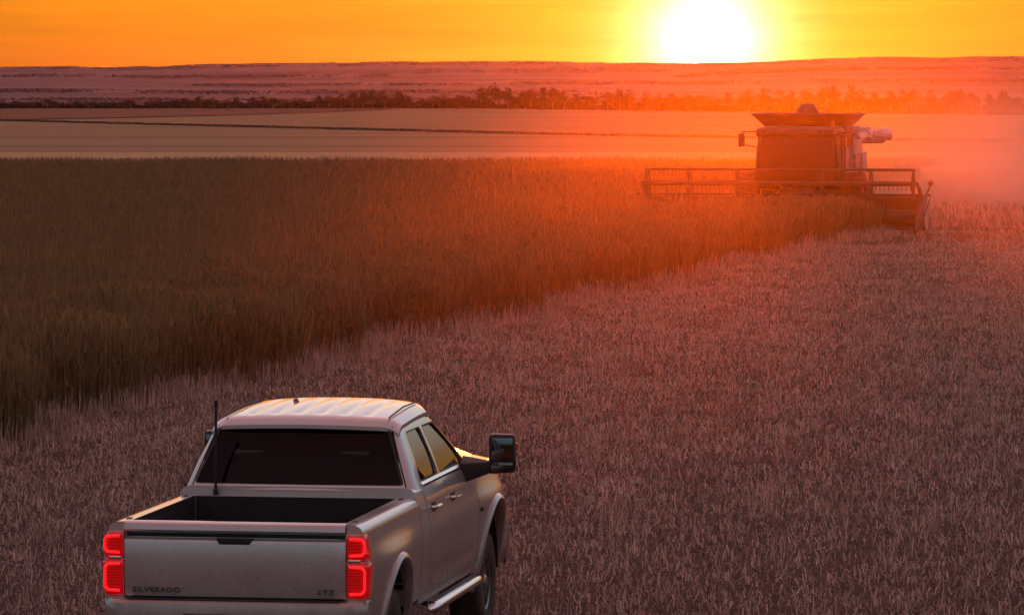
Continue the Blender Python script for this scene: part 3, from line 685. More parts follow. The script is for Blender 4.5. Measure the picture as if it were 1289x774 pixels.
# cab
def cabsec(x): return section(x, .60, 1.525, 0)
mb = MB(); mb.loft([cabsec(x) for x in [2.41, 2.44, 2.6, 3.2, 4.0, 4.7, 4.93, 4.97]])
cab = mb.build('cab', PAINT, T)
cut(cab, [bxc(2.55, 4.9, -.86, .86, .75, 1.9), arch(XB, .55, .60, .6, 1.3), arch(XB, .55, .60, -1.3, -.6)])
LV = [1.50, 1.60, 1.70, 1.80, 1.90, 1.955, 1.99]
def ringp(z):
    xr = np.interp(z, [1.5, 1.7, 1.9, 1.99], [2.43, 2.52, 2.63, 2.70]); xf = np.interp(z, [1.5, 1.7, 1.9, 1.99], [5.02, 4.68, 4.32, 4.14])
    w_ = np.interp(z, [1.5, 1.7, 1.9, 1.955, 1.99], [.930, .856, .768, .742, .722])
    return float(xr), float(xf), float(w_)
def ring(z, off=0, rc=.13):
    xr, xf, w_ = ringp(z); xr += off; xf -= off; w_ -= off; rc = max(.03, rc-off); pts = []
    bow = .045                                       # slight curve of the rear panel and screens
    for (cx_, cy_, a0) in ((xf-rc, w_-rc, 0), (xr+rc, w_-rc, 90), (xr+rc, -w_+rc, 180), (xf-rc, -w_+rc, 270)):
        for k in range(7):
            a = R(a0+90*k/6); pts.append((cx_+rc*math.cos(a), cy_+rc*math.sin(a)))
    out_ = []
    for i, p in enumerate(pts):
        q = pts[(i+1) % len(pts)]; out_.append(p)
        if (i+1) % 7 == 0:
            for k in range(1, 10): out_.append((p[0]+(q[0]-p[0])*k/10, p[1]+(q[1]-p[1])*k/10))
    res = []
    for (x, y) in out_:
        t = 1-(y/w_)**2
        if x > (xr+xf)/2+1: x += bow*1.5*max(0, t)
        elif x < xr+.2: x -= bow*max(0, t)*.6
        res.append((x, y, z))
    return res
mb = MB(); O = [ring(z) for z in LV]; I = [ring(z, .055) for z in LV]; n = len(O[0])
secs = O + I[::-1] ; vs = [p for q in secs for p in q]; m_ = len(secs)
mb.add(vs, [(i*n+k, i*n+(k+1) % n, ((i+1) % m_)*n+(k+1) % n, ((i+1) % m_)*n+k) for i in range(m_) for k in range(n)])
gh = mb.build('cab_pillars', PAINT, cab)
def prism_y(poly, a, b): c = MB(); c.prism(poly, a, b, 'y'); return c
def rpoly(p, r, n=4):
    """round the corners of a polygon"""
    o = []; m = len(p)
    for i in range(m):
        a, b, c = Vector(p[i-1]), Vector(p[i]), Vector(p[(i+1) % m]); u = (a-b).normalized()*r; v = (c-b).normalized()*r
        for k in range(n+1):
            t = k/n; o.append(tuple((b+u)*(1-t)**2+b*2*t*(1-t)+(b+v)*t**2))
    return o
WR = rpoly([(-.845, 1.54), (.845, 1.54), (.690, 1.974), (-.690, 1.974)], .035)
WS = rpoly([(-.82, 1.53), (.82, 1.53), (.68, 1.955), (-.68, 1.955)], .06)
S1 = rpoly([(2.80, 1.545), (3.585, 1.545), (3.585, 1.925), (2.98, 1.925)], .04)
S2 = rpoly([(3.66, 1.545), (4.78, 1.545), (4.70, 1.60), (4.16, 1.925), (3.66, 1.925)], .04)
cut(gh, [prism_x(WR, 2.2, 3.2), prism_x(WS, 3.9, 5.4), prism_y(S1, -1.2, 1.2), prism_y(S2, -1.2, 1.2)])
# glass panes follow the pillars' surface, 15 mm inside
def pane_x(name, poly, front, frame_t=0):
    zs = np.linspace(min(p[1] for p in poly)-.012, max(p[1] for p in poly)+.012, 8); G = []
    for z in zs:
        xr, xf, w_ = ringp(z); hw = float(np.interp(z, [1.53, 1.98], [.865, .705])); row_ = []
        for y in np.linspace(-hw, hw, 13):
            t = max(0, 1-(y/w_)**2); x = (xf+.045*1.5*t-.018) if front else (xr-.045*.6*t+.018)
            row_.append((x, float(y), float(z)))
        G.append(row_)
    mb = MB(); mb.grid(G, th=(-.004 if front else .004, 0, 0)); return mb.build(name, GLASS if front else RGLASS, cab)
pane_x('rear_window', WR, False); pane_x('windscreen', WS, True)
for s in (1, -1):
    for nm, x0, x1 in (('rear_door_window', 2.76, 3.60), ('front_door_window', 3.645, 4.80)):
        G = []
        for z in np.linspace(1.535, 1.935, 7):
            xr, xf, w_ = ringp(z)
            G.append([(float(x), s*(w_-.016-.004*((z-1.73)/.2)**2), float(z)) for x in np.linspace(max(x0, xr+.16), min(x1, xf-.13), 9)])
        mb = MB(); mb.grid(G, th=(0, -s*.004, 0)); mb.build(nm, GLASS, cab)
# rear window seal + sliding pane bars, brake light
def frame_ring(poly, w_, conv, mat, name, par):
    mb = MB(); n = len(poly); c = Vector((sum(p[0] for p in poly)/n, sum(p[1] for p in poly)/n)); vs = []
    for p in poly:
        v = Vector(p); d = (c-v).normalized()*w_; vs += [conv(v), conv(v+d)]
    mb.add(vs, [(2*k, 2*k+1, (2*k+3) % (2*n), (2*k+2) % (2*n)) for k in range(n)]); 
    o = mb.build(name, mat, par); m = o.modifiers.new('s', 'SOLIDIFY'); m.thickness = .006; m.offset = 0; bake(o); return o
def cr_(v): xr, xf, w_ = ringp(v.y); return (xr-.045*.6*max(0, 1-(v.x/w_)**2)+.008, v.x, v.y)
frame_ring(WR, .022, cr_, BLACK, 'rear_window_seal', cab)
for s in (1, -1):
    for nm, poly in (('window_seal', S1), ('window_seal', S2)):
        frame_ring(poly, .018, lambda v: (v.x, s*(ringp(v.y)[2]-.004), v.y), BLACK, nm, cab)
    # bright belt strip
    mb = MB(); G = [(x, s*(ringp(1.53)[2]+.006), 1.528) for x in np.linspace(2.76, 4.86, 12)]
    mb.loft([[(x, y-.006*s, z-.022), (x, y+.016*s, z-.020), (x, y+.013*s, z-.004), (x, y-.004*s, z+.014)] for x, y, z in G]); mb.build('belt_trim', CHROME, cab)
# roof with pressed ribs
mb = MB(); G = []
us = np.linspace(-1, 1, 61)
for v in np.linspace(0, 1, 25):
    row_ = []
    for u in us:
        w_ = .757-.02*v; y = u*w_
        xr = 2.655-.027*(1-u*u)+.05*abs(u)**6; xf = 4.185+.06*(1-u*u)-.06*abs(u)**6; x = xr+(xf-xr)*v
        edge = min(1, (1-abs(u))/.16); ev = min(1, v/.10, (1-v)/.09)
        z = 1.972+.050*math.sin(edge*math.pi/2)**.8+.052*math.sin(ev*math.pi/2)-.045+.022*(1-u*u)+.062*math.sin(min(1, v*1.25)*math.pi/2)*(1-.5*u**4)
        if .1 < v < .93:
            for g0 in (-.62, -.37, -.12, .12, .37, .62):
                dd = (u-g0)/.035; z -= .012*math.exp(-dd*dd)*float(sm(.1, .18, v))*float(sm(.93, .82, v))
        row_.append((x, y, z))
    G.append(row_)
mb.grid(G, th=(0, 0, -.03)); roof = mb.build('roof', PAINT, T, ang=40)
for s in (1, -1): mb = MB(); mb.path([(2.78, s*.665, 2.052), (3.4, s*.660, 2.092), (4.05, s*.65, 2.088)], .007, 6); mb.build('roof_seam', BLACK, roof)
mb = MB()
mb.loft([[(2.64+.03*abs(t)**2, .20*t-.0, 1.992), (2.66+.03*abs(t)**2, .20*t, 1.992), (2.68, .20*t, 1.972), (2.64, .20*t, 1.968)] for t in (-1, -.5, 0, .5, 1)])
mb.build('high_brake_lamp', simple('dim_red', (.2, .02, .02), .2, coat=1), roof)
mb = MB()
mb.loft([[(x, y+.03*k, 2.075), (x+.04, y+.03*k, 2.075), (x+.03, y+.03*k, 2.085+h), (x+.012, y+.03*k, 2.085+h)] for (x, y, k, h) in [(3.75, .30, -1, .006), (3.75, .30, -.5, .035), (3.75, .30, 0, .042), (3.75, .30, .5, .035), (3.75, .30, 1, .006)]])
mb.build('roof_marker_lamp', AMBER, roof)
# interior
mb = MB()
mb.box(2.56, 4.88, -.85, .85, .76, .80)
for x in (2.70, 3.62):
    for y in (-.42, .42):
        mb.box(x+.10, x+.62, y-.27, y+.27, .95, 1.12)
        mb.hexa([(x-.02, y-.25, 1.05), (x+.14, y-.25, 1.05), (x+.14, y+.25, 1.05), (x-.02, y+.25, 1.05), (x-.12, y-.23, 1.60), (x+.0, y-.23, 1.60), (x+.0, y+.23, 1.60), (x-.12, y+.23, 1.60)])
        mb.box(x-.14, x-.04, y-.13, y+.13, 1.63, 1.80)
mb.box(4.55, 4.9, -.84, .84, 1.1, 1.52)
mb.build('seats', SEATM, cab, bev=.02)
mb = MB(); mb.lathe([(.17+.015*math.cos(t), .015*math.sin(t)) for t in np.linspace(0, 2*math.pi, 9)[:-1]], 20, 'x', (4.42, .40, 1.40), closed=True); mb.build('steering_wheel', BLACK, cab)
mb = MB(); mb.box(4.32, 4.35, -.11, .11, 1.84, 1.91); mb.build('interior_mirror', BLACK, cab, bev=.008)
# doors: skins 3 cm thick standing 9 mm proud, with seams between
def panel(name, x0, x1, z0, z1, par=T, out_=.010, mat=PAINT, xs=None, low=None):
    res = []
    for s in (1, -1):
        mb = MB(); G = []
        for x in np.linspace(x0, x1, 12):
            za = z0 if low is None else low(x)
            G.append([(float(x), s*(side(x, z)+out_-(.010 if (z < za+.02 or z > z1-.015) else 0)-.012*math.exp(-((z-.80)/.05)**2)), float(z)) for z in np.linspace(za, z1, 20)])
        mb.grid(G, th=(0, -s*.03, 0)); res.append(mb.build(name, mat, par, ang=30))
    return res
rd = panel('rear_door', 2.735, 3.612, .66, 1.512, low=lambda x: .66+.10*max(0, 1-(x-2.735)/.25)); fd = panel('front_door', 3.622, 4.86, .66, 1.512)
for s, d in ((1, 0), (-1, 1)):
    for par, x in ((rd[d], 2.86), (fd[d], 3.74)):
        y = s*(side(x, 1.33)+.012); mb = MB()
        mb.path([(x, y, 1.335), (x+.015, y+s*.04, 1.338), (x+.20, y+s*.042, 1.338), (x+.215, y, 1.335)], .014, 8)
        mb.build('handle', CHROME, par)
        mb = MB(); mb.box(x+.03, x+.185, min(y-.002*s, y+.003*s), max(y-.002*s, y+.003*s), 1.30, 1.37); mb.build('handle_recess', BLACK, par, bev=.001)
# side steps
for s in (1, -1):
    mb = MB(); secs = []
    for x in np.linspace(2.45, 4.85, 13):
        e = min(1, min(x-2.45, 4.85-x)/.15)*.035+.012; y = s*1.04
        secs.append([(float(x), y+math.cos(a)*e*1.25, .565+math.sin(a)*e) for a in np.linspace(0, 2*math.pi, 13)[:-1]])
    mb.loft(secs); st = mb.build('side_step', CHROME, T, ang=50)
    mb = MB(); mb.box(2.62, 4.68, min(s*1.005, s*1.055), max(s*1.005, s*1.055), .606, .612)
    for x in (2.8, 3.6, 4.5): mb.tube((x, s*.75, .62), (x, s*1.02, .565), .02)
    mb.build('tread_pad', BLACK, st)
# front clip
mb = MB(); secs = []
for x in [4.985, 5.05, 5.2, 5.45, 5.7, 5.95, 6.2, 6.4, 6.5, 6.55]:
    nose = max(0, (x-6.2)/.35); secs.append(section(x, .68, 1.455-.06*nose**2, 0, crown=.10-.03*nose))
mb.loft(secs); fc = mb.build('front_body', PAINT, T, ang=35)
cut(fc, [arch(XB, .55, .60, .58, 1.3), arch(XB, .55, .60, -1.3, -.58)])
for s in (-1, 1): lip(XB, .55, .60, s, par=fc)
mb = MB(); G = []
for v in np.linspace(0, 1, 15):
    row_ = []
    for u in np.linspace(-1, 1, 31):
        x = 5.02+1.46*v-.08*(u*u)*v; y = u*(.80-.05*v)
        z = 1.50+.085*(1-u**4)-.055*v**3+.032*math.exp(-((abs(u)-.62)/.12)**2)+.028*float(sm(.5, .2, abs(u)))
        row_.append((x, y, z))
    G.append(row_)
mb.grid(G, th=(0, 0, -.03)); mb.build('hood', PAINT, T, ang=40)
mb = MB(); mb.box(6.50, 6.60, -.72, .72, .86, 1.36)
for z in (.95, 1.06, 1.17, 1.28): mb.box(6.60, 6.625, -.70, .70, z-.02, z+.02)
mb.build('grille', BLACK, T, bev=.01)
mb = MB(); mb.loft([[(6.45+.0*abs(y), y, .52), (6.66-.18*max(0, abs(y)-.6)**1.2, y, .54), (6.68-.18*max(0, abs(y)-.6)**1.2, y, .80), (6.45, y, .82)] for y in np.linspace(-1.0, 1.0, 15)]); mb.build('front_bumper', CHROME, T)
for s in (1, -1):
    mb = MB(); mb.hexa([(6.35, s*.74, 1.12), (6.57, s*.74, 1.12), (6.50, s*.93, 1.12), (6.30, s*.94, 1.12), (6.35, s*.74, 1.34), (6.55, s*.74, 1.34), (6.47, s*.92, 1.34), (6.3, s*.93, 1.34)]); mb.build('headlight', CLEAR, T, bev=.012)
    x = 4.93; mb = MB(); mb.box(5.02, 5.20, s*(side(5.1, 1.12)+.001)-.002, s*(side(5.1, 1.12)+.001)+.004, 1.10, 1.135); mb.build('fender_badge', BLACK, fc, bev=.002)
    mb = MB(); mb.hexa([(XB+.2, s*.96, .40), (XB+.2, s*.96, .40), (XB-.60, s*.99, .40), (XB-.60, s*.70, .40), (XB-.55, s*.96, .40), (XB-.55, s*.96, .75), (XB-.60, s*.99, .75), (XB-.60, s*.70, .75)])
    mb = MB(); mb.box(XB-.625, XB-.60, min(s*.68, s*.98), max(s*.68, s*.98), .30, .74); mb.build('mud_flap', BLACK, T, bev=.005)
    mb = MB(); mb.box(XA-.625, XA-.60, min(s*.70, s*.98), max(s*.70, s*.98), .32, .72); mb.build('mud_flap', BLACK, T, bev=.005)
# towing mirrors
for s in (1, -1):
    yc = 1.285 if s < 0 else 1.13
    mb = MB(); mb.hexa([(4.50, s*(yc-.115), 1.46), (4.66, s*(yc-.10), 1.47), (4.64, s*(yc+.10), 1.50), (4.50, s*(yc+.118), 1.475), (4.50, s*(yc-.115), 1.79), (4.62, s*(yc-.10), 1.77), (4.60, s*(yc+.095), 1.76), (4.50, s*(yc+.112), 1.785)])
    mr_ = mb.build('door_mirror', BLACK, T, bev=.022)
    mb = MB(); mb.box(4.489, 4.497, s*yc-.092, s*yc+.092, 1.575, 1.765); mb.build('mirror_glass', MIRG, mr_, bev=.003)
    mb = MB(); mb.box(4.489, 4.497, s*yc-.092, s*yc+.092, 1.485, 1.56); mb.build('wide_angle_glass', MIRG, mr_, bev=.003)
    mb = MB(); mb.hexa([(4.505, s*(yc-.10), 1.793), (4.60, s*(yc-.09), 1.778), (4.585, s*(yc+.09), 1.768), (4.505, s*(yc+.10), 1.788), (4.51, s*(yc-.09), 1.803), (4.59, s*(yc-.08), 1.790), (4.575, s*(yc+.08), 1.780), (4.51, s*(yc+.09), 1.798)]); mb.build('mirror_cap', PAINT, mr_, bev=.004)
    mb = MB(); mb.box(4.54, 4.60, s*(yc+.108)-.012, s*(yc+.108)+.012, 1.66, 1.72); mb.build('side_marker', AMBER, mr_, bev=.004)
    mb = MB(); y0 = side(4.6, 1.46)-.02
    mb.hexa([(4.52, s*y0, 1.37), (4.76, s*y0, 1.37), (4.66, s*(yc-.10), 1.47), (4.53, s*(yc-.10), 1.47), (4.52, s*(y0-.01), 1.54), (4.74, s*(y0-.01), 1.60), (4.63, s*(yc-.10), 1.56), (4.53, s*(yc-.10), 1.56)])
    mb.build('mirror_arm', BLACK, mr_, bev=.01)
# whip aerial behind the cab on the left rail
mb = MB(); mb.tube((2.36, .65, 1.455), (2.36, .65, 1.50), .022); mb.tube((2.36, .65, 1.50), (2.36, .65, 1.62), .012); mb.tube((2.36, .65, 1.62), (2.37, .648, 2.18), .014, .010)
mb.tube((2.37, .648, 2.15), (2.37, .648, 2.20), .016)
mb.build('whip_aerial', BLACK, T)
# wheels
def wheel(x, s):
    r = .43; c = (x, s*.83, .43)
    prof = [(.235, -.125), (.26, -.14), (.36, -.145), (.405, -.135), (.425, -.115), (.43, -.09), (.43, -.045), (.418, -.043), (.418, -.037), (.43, -.035), (.43, .035), (.418, .037), (.418, .043), (.43, .045), (.43, .09), (.425, .115), (.405, .135), (.36, .145), (.26, .14), (.235, .125)]
    wh = empty('wheel', c); wh.parent = T
    mb = MB(); mb.lathe(prof, 56, 'y', closed=True)
    for k in range(44):
        a = 2*math.pi*k/44
        for sg in (-1, 1):
            ca, sa = math.cos(a+.03*sg), math.sin(a+.03*sg); t = (-sa, ca)
            def q(rr, y, tt): return (rr*ca+tt*t[0], y, rr*sa+tt*t[1])
            y0, y1 = (.055*sg, .132*sg); r1 = .436
            mb.hexa([q(.42, y0, -.018), q(.42, y0, .018), q(.41, y1, .018), q(.41, y1, -.018), q(r1, y0, -.018), q(r1, y0, .018), q(r1-.008, y1, .018), q(r1-.008, y1, -.018)])
    mb.build('tyre', RUBBER, wh, ang=35)
    mb = MB(); mb.lathe([(.235, -.12), (.245, -.125), (.245, .125), (.235, .125), (.215, .10), (.21, -.11)], 40, 'y', closed=True)
    f = s*.085
    for k in range(8):
        a = 2*math.pi*k/8; ca, sa = math.cos(a), math.sin(a); t = (-sa, ca)
        def q(rr, y, tt): return (rr*ca+tt*t[0], y, rr*sa+tt*t[1])
        mb.hexa([q(.05, f-.02*s, -.032), q(.05, f-.02*s, .032), q(.05, f+.015*s, .028), q(.05, f+.015*s, -.028), q(.225, f-.03*s, -.024), q(.225, f-.03*s, .024), q(.225, f+.02*s, .02), q(.225, f+.02*s, -.02)])
    mb.lathe([(0, f+.04*s), (.05, f+.04*s), (.07, f+.02*s), (.075, f-.03*s), (0, f-.03*s)], 24, 'y')
    mb.build('rim', RIM, wh, ang=35)
    mb = MB(); mb.lathe([(.0, s*.02), (.18, s*.02), (.18, s*-.01), (0, s*-.01)], 24, 'y'); mb.build('brake_disc', BLACK, wh)
for x in (XA, XB):
    for s in (1, -1): wheel(x, s)
# ------------------------------------------------------------------ combine harvester (x forward, y left, z up; origin on the ground under the cab front)
GREY = simple('galvanised_panel', (.50, .47, .42), .5, .35, noise=.25, scale=1.5)
DARKM = simple('dark_machinery', (.03, .028, .026), .6, .2, noise=.4, scale=4)
FRAMEP = simple('frame_paint', (.06, .05, .045), .5, .2, noise=.3, scale=3)
CGLASS = simple('cab_glass', (.02, .02, .022), .3, spec=.15)
TYRE2 = simple('tractor_tyre', (.03, .027, .024), .9, c2=(.09, .07, .055), scale=3)
STEEL = simple('bright_duct', (.7, .67, .62), .5, .3, noise=.15)
org = Vector((HC.x, HC.y, 0)) - Vector((fw.x, fw.y, 0))*2.6 + Vector((lf.x, lf.y, 0))*.2
K = empty('combine_harvester', (org.x, org.y, float(gz(org.x, org.y))), math.atan2(fw.y, fw.x))
K.scale = (.985, .985, .985)
tag(K, 'large combine harvester with wide reel header cutting towards the camera in orange glow', 'combine harvester')
def part(name, mb, mat, par=K, bev=0, ang=32): return mb.build(name, mat, par, ang=ang, bev=bev)
# body shell
def bsec(x, w_, z0, z1, ch=.18): return [(x, w_, z0), (x, w_, z1-ch), (x, w_-ch, z1), (x, -w_+ch, z1), (x, -w_, z1-ch), (x, -w_, z0)]
mb = MB(); mb.loft([bsec(x, w_, z0, z1) for x, w_, z0, z1 in [(-1.75, 1.42, 1.05, 3.25), (-4.2, 1.42, 1.05, 3.25), (-4.25, 1.40, 1.2, 2.95), (-6.4, 1.38, 1.35, 2.85), (-7.6, 1.30, 1.55, 2.35), (-8.0, 1.22, 1.6, 2.0)]])
body = part('body', mb, GREY, bev=.02)
for s in (1, -1):
    for k, (x0, x1, z0, z1) in enumerate([(-3.1, -1.85, 1.62, 2.80), (-4.15, -3.18, 1.35, 2.80), (-5.6, -4.35, 1.35, 2.75), (-7.0, -5.68, 1.45, 2.5)]):
        mb = MB(); mb.box(x0, x1, s*1.425-.03, s*1.425+.03, z0, z1)
        for j in range(3): mb.box(x0+.12, x1-.12, s*1.46-.012, s*1.46+.012, z0+.2+j*.3, z0+.24+j*.3)
        p_ = part('side_panel', mb, GREY, body, bev=.008)
    mb = MB(); mb.box(-5.3, -4.7, s*1.46-.01, s*1.46+.02, 1.7, 2.3); part('air_screen', mb, DARKM, body)
mb = MB(); mb.box(-7.9, -6.6, -.9, .9, 1.0, 1.62); part('straw_spreader', mb, DARKM, bev=.03)
# grain tank with flared extension
mb = MB(); mb.box(-3.9, -1.75, -1.40, 1.40, 3.20, 3.48); tank = part('grain_tank', mb, FRAMEP, bev=.03)
mb = MB(); a = (-3.95, -1.70, 1.42, 3.48); b_ = (-4.3, -1.30, 1.74, 3.84)
lo = [(a[0], -a[2], a[3]), (a[1], -a[2], a[3]), (a[1], a[2], a[3]), (a[0], a[2], a[3])]; hi = [(b_[0], -b_[2], b_[3]), (b_[1], -b_[2], b_[3]), (b_[1], b_[2], b_[3]), (b_[0], b_[2], b_[3])]
mb.add(lo+hi, [(0, 1, 5, 4), (1, 2, 6, 5), (2, 3, 7, 6), (3, 0, 4, 7)])
ext = part('tank_extension', mb, FRAMEP, tank); m_ = ext.modifiers.new('s', 'SOLIDIFY'); m_.thickness = .05; bake(ext)
mb = MB(); mb.path([hi[0], hi[1], hi[2], hi[3], hi[0]], .035, 6); part('tank_rim', mb, FRAMEP, tank)
mb = MB(); vs = []; # heaped grain cone with the filling auger tip
for r_, z in ((1.40, 3.60), (.80, 3.72), (.42, 3.84), (.36, 4.00), (.22, 4.18), (.03, 4.24)): vs.append((r_, z))
mb.lathe(vs, 18, 'z', (-2.8, -.05, 0)); part('tank_cover_peak', mb, FRAMEP, tank)
# cab
def csec(z, xf, xb, w_): return [(xf, w_-.12, z), (xf-.10, w_, z), (xb, w_, z), (xb, -w_, z), (xf-.10, -w_, z), (xf, -w_+.12, z)]
mb = MB(); mb.loft([csec(1.35, .05, -1.69, 1.40), csec(1.75, .22, -1.69, 1.41), csec(2.5, .26, -1.69, 1.38), csec(3.12, .12, -1.69, 1.32)]); cabk = part('cab', mb, CGLASS)
mb = MB(); mb.loft([csec(3.12, .24, -1.685, 1.36), csec(3.20, .32, -1.685, 1.39), csec(3.36, .30, -1.685, 1.38), csec(3.44, .15, -1.685, 1.25)]); cr2 = part('cab_roof', mb, FRAMEP, cabk, bev=.02)
for s in (1, -1):
    mb = MB(); mb.path([(.08, s*1.30, 1.4), (.28, s*1.28, 2.4), (.14, s*1.22, 3.12)], .035, 6); part('cab_pillar', mb, DARKM, cabk)
    mb = MB(); mb.path([(-.85, s*1.41, 1.4), (-.85, s*1.39, 2.5), (-.85, s*1.33, 3.12)], .04, 6); part('cab_pillar', mb, DARKM, cabk)
    for y in (1.1, .8): mb = MB(); mb.lathe([(0, .0), (.07, .0), (.085, -.02), (.07, -.08), (0, -.09)], 14, 'x', (.33, s*y, 3.28)); part('work_lamp', mb, FRAMEP, cr2)
    mb = MB(); mb.path([(.20, s*1.38, 3.28), (.35, s*1.82, 3.28), (.38, s*1.84, 3.2)], .022, 6); mb.path([(.15, s*1.34, 2.75), (.35, s*1.82, 2.85)], .018, 6); am = part('mirror_arm', mb, DARKM, cabk)
    mb = MB(); mb.box(.34, .42, s*1.84-.11, s*1.84+.11, 2.78, 3.22); part('mirror', mb, DARKM, am, bev=.03)
mb = MB(); mb.lathe([(0, 0), (.07, 0), (.06, .14), (.03, .18), (0, .18)], 12, 'z', (-1.5, 1.0, 3.44)); part('beacon', mb, AMBER, cr2)
# panels filling the front of the machine either side of the cab, platform, ladder
for s in (1, -1):
    mb = MB(); mb.box(-2.1, -1.70, min(s*1.15, s*1.415), max(s*1.15, s*1.415), 1.3, 3.2); part('front_cheek', mb, FRAMEP, body, bev=.03)
mb = MB(); mb.box(-1.75, .1, 1.42, 1.98, 1.44, 1.50); plat = part('platform', mb, DARKM)
mb = MB(); mb.path([(.05, 1.96, 1.50), (.05, 1.96, 2.5), (-1.6, 1.96, 2.5), (-1.6, 1.96, 1.50)], .02, 6); mb.path([(.05, 1.96, 2.05), (-1.6, 1.96, 2.05)], .016, 6); part('handrail', mb, FRAMEP, plat)
mb = MB(); 
for k in range(5): mb.box(-1.0+.0, -.55, 1.99+.07*k, 2.17+.07*k, 1.45-.25*k, 1.48-.25*k)
mb.path([(-1.02, 1.97, 1.5), (-1.02, 2.38, .35)], .025, 6); mb.path([(-.53, 1.97, 1.5), (-.53, 2.38, .35)], .025, 6); part('ladder', mb, DARKM, plat)
# engine deck ducts and exhaust on the left, folded unloading auger
mb = MB(); mb.lathe([(0, -.55), (.20, -.55), (.24, -.45), (.24, .0), (.16, .08), (.16, .22), (.22, .30), (.22, .62), (.15, .72), (0, .74)], 20, 'y', (-4.0, 2.0, 3.16)); part('air_intake_duct', mb, STEEL, ang=40)
mb = MB(); mb.box(-4.3, -3.6, 1.25, 1.62, 2.85, 3.44); part('intake_box', mb, GREY, bev=.04)
mb = MB(); mb.tube((-4.6, .9, 3.2), (-4.6, .9, 3.75), .09, .08, 12); part('exhaust', mb, DARKM)
mb = MB(); mb.lathe([(.22, 0), (.24, .04), (.24, .9), (.19, 1.0)], 18, 'z', (-2.6, 1.62, 2.0)); mb.path([(-2.6, 1.62, 2.95), (-3.1, 1.75, 3.05), (-7.6, 1.82, 3.0)], .22, 14); mb.lathe([(.0, -.1), (.2, -.1), (.24, 0), (.22, .3), (.16, .4)], 14, 'x', (-7.9, 1.82, 3.0)); part('unloading_auger', mb, GREY, ang=40)
# axles and wheels
mb = MB(); mb.box(-1.7, -1.1, -1.5, 1.5, .75, 1.1); mb.box(-6.6, -6.3, -1.3, 1.3, .55, .8); mb.box(-7.2, -.4, -.8, .8, .75, 1.2); part('chassis', mb, DARKM, bev=.03)
def kwheel(x, y, r_, w_, nl):
    wh = empty('wheel', (x, y, r_)); wh.parent = K; mb = MB()
    mb.lathe([(r_*.55, -w_*.45), (r_*.62, -w_*.5), (r_*.9, -w_*.5), (r_*.95, -w_*.42), (r_*.95, w_*.42), (r_*.9, w_*.5), (r_*.62, w_*.5), (r_*.55, w_*.45)], 40, 'y', closed=True)
    for k in range(nl):
        a = 2*math.pi*k/nl
        for sg in (-1, 1):
            a2 = a+.5*math.pi/nl*(sg+1); b2 = a2+.16
            def q(rr, yy, aa, t): return (rr*math.cos(aa)-t*math.sin(aa), yy, rr*math.sin(aa)+t*math.cos(aa))
            mb.hexa([q(r_*.94, 0, a2, -.035), q(r_*.94, 0, a2, .035), q(r_*.93, sg*w_*.5, b2, .035), q(r_*.93, sg*w_*.5, b2, -.035), q(r_, 0, a2, -.03), q(r_, 0, a2, .03), q(r_*.98, sg*w_*.48, b2, .03), q(r_*.98, sg*w_*.48, b2, -.03)])
    part('tyre', mb, TYRE2, wh); mb = MB(); mb.lathe([(0, .05), (r_*.2, .05), (r_*.3, -.05), (r_*.5, -.05), (r_*.56, w_*.44), (r_*.56, -w_*.44), (r_*.5, -.09), (0, -.09)], 30, 'y'); part('rim', mb, GREY, wh)
for s in (1, -1): kwheel(-1.4, s*1.75, .95, .72, 22); kwheel(-6.45, s*1.5, .62, .45, 18)
# feeder house
mb = MB(); mb.hexa([(-.6, -.65, .9), (1.35, -.65, .30), (1.35, .65, .30), (-.6, .65, .9), (-.6, -.65, 1.6), (1.35, -.65, 1.05), (1.35, .65, 1.05), (-.6, .65, 1.6)]); part('feeder_house', mb, FRAMEP, bev=.02)
# header: its own frame; HW half width
HW = 4.66
HD = empty('header', (0, -.25, 0)); HD.parent = K
mb = MB(); mb.box(1.35, 1.45, -HW, HW, .18, 1.12); mb.box(1.28, 1.48, -HW, HW, 1.10, 1.24); mb.hexa([(1.45, -HW, .14), (2.75, -HW, .10), (2.75, HW, .10), (1.45, HW, .14), (1.45, -HW, .22), (2.75, -HW, .14), (2.75, HW, .14), (1.45, HW, .22)])
for k in range(13): y = -HW+.2+k*(2*HW-.4)/12; mb.box(1.44, 1.50, y-.03, y+.03, .2, 1.12)
part('header_frame', mb, DARKM, HD)
mb = MB(); mb.tube((1.85, -HW+.1, .52), (1.85, HW-.1, .52), .22, n=16)
for k in range(60):
    y = -HW+.2+k*(2*HW-.4)/59; a = k*1.1; mb.tube((1.85+.2*math.cos(a), y-.04, .52+.2*math.sin(a)), (1.85-.3*math.cos(a+2.6), y+.04, .52-.3*math.sin(a+2.6)), .02, n=5)
part('header_auger', mb, FRAMEP, HD)
mb = MB(); mb.box(2.72, 2.80, -HW, HW, .085, .12)
for k in range(124): y = -HW+.04+k*(2*HW-.08)/123; mb.hexa([(2.8, y-.02, .09), (2.92, y-.004, .095), (2.92, y+.004, .095), (2.8, y+.02, .09), (2.8, y-.02, .115), (2.92, y-.004, .105), (2.92, y+.004, .105), (2.8, y+.02, .115)])
part('cutter_bar', mb, FRAMEP, HD)
RXc, RZ, RR = 2.35, 1.60, .53
reel = empty('reel', (RXc, 0, RZ)); reel.parent = HD
mb = MB(); mb.tube((0, -HW+.18, 0), (0, HW-.18, 0), .085, n=12); part('reel_tube', mb, FRAMEP, reel)
A0 = R(2)
for k in range(6):
    a = A0+k*math.pi/3; x, z = RR*math.cos(a), RR*math.sin(a); mb = MB(); mb.tube((x, -HW+.16, z), (x, HW-.16, z), .042, n=8)
    for j in range(62): y = -HW+.22+j*(2*HW-.44)/61; mb.tube((x, y, z), (x-.05, y, z-.24), .011, .006, n=4)
    part('reel_bat', mb, FRAMEP, reel)
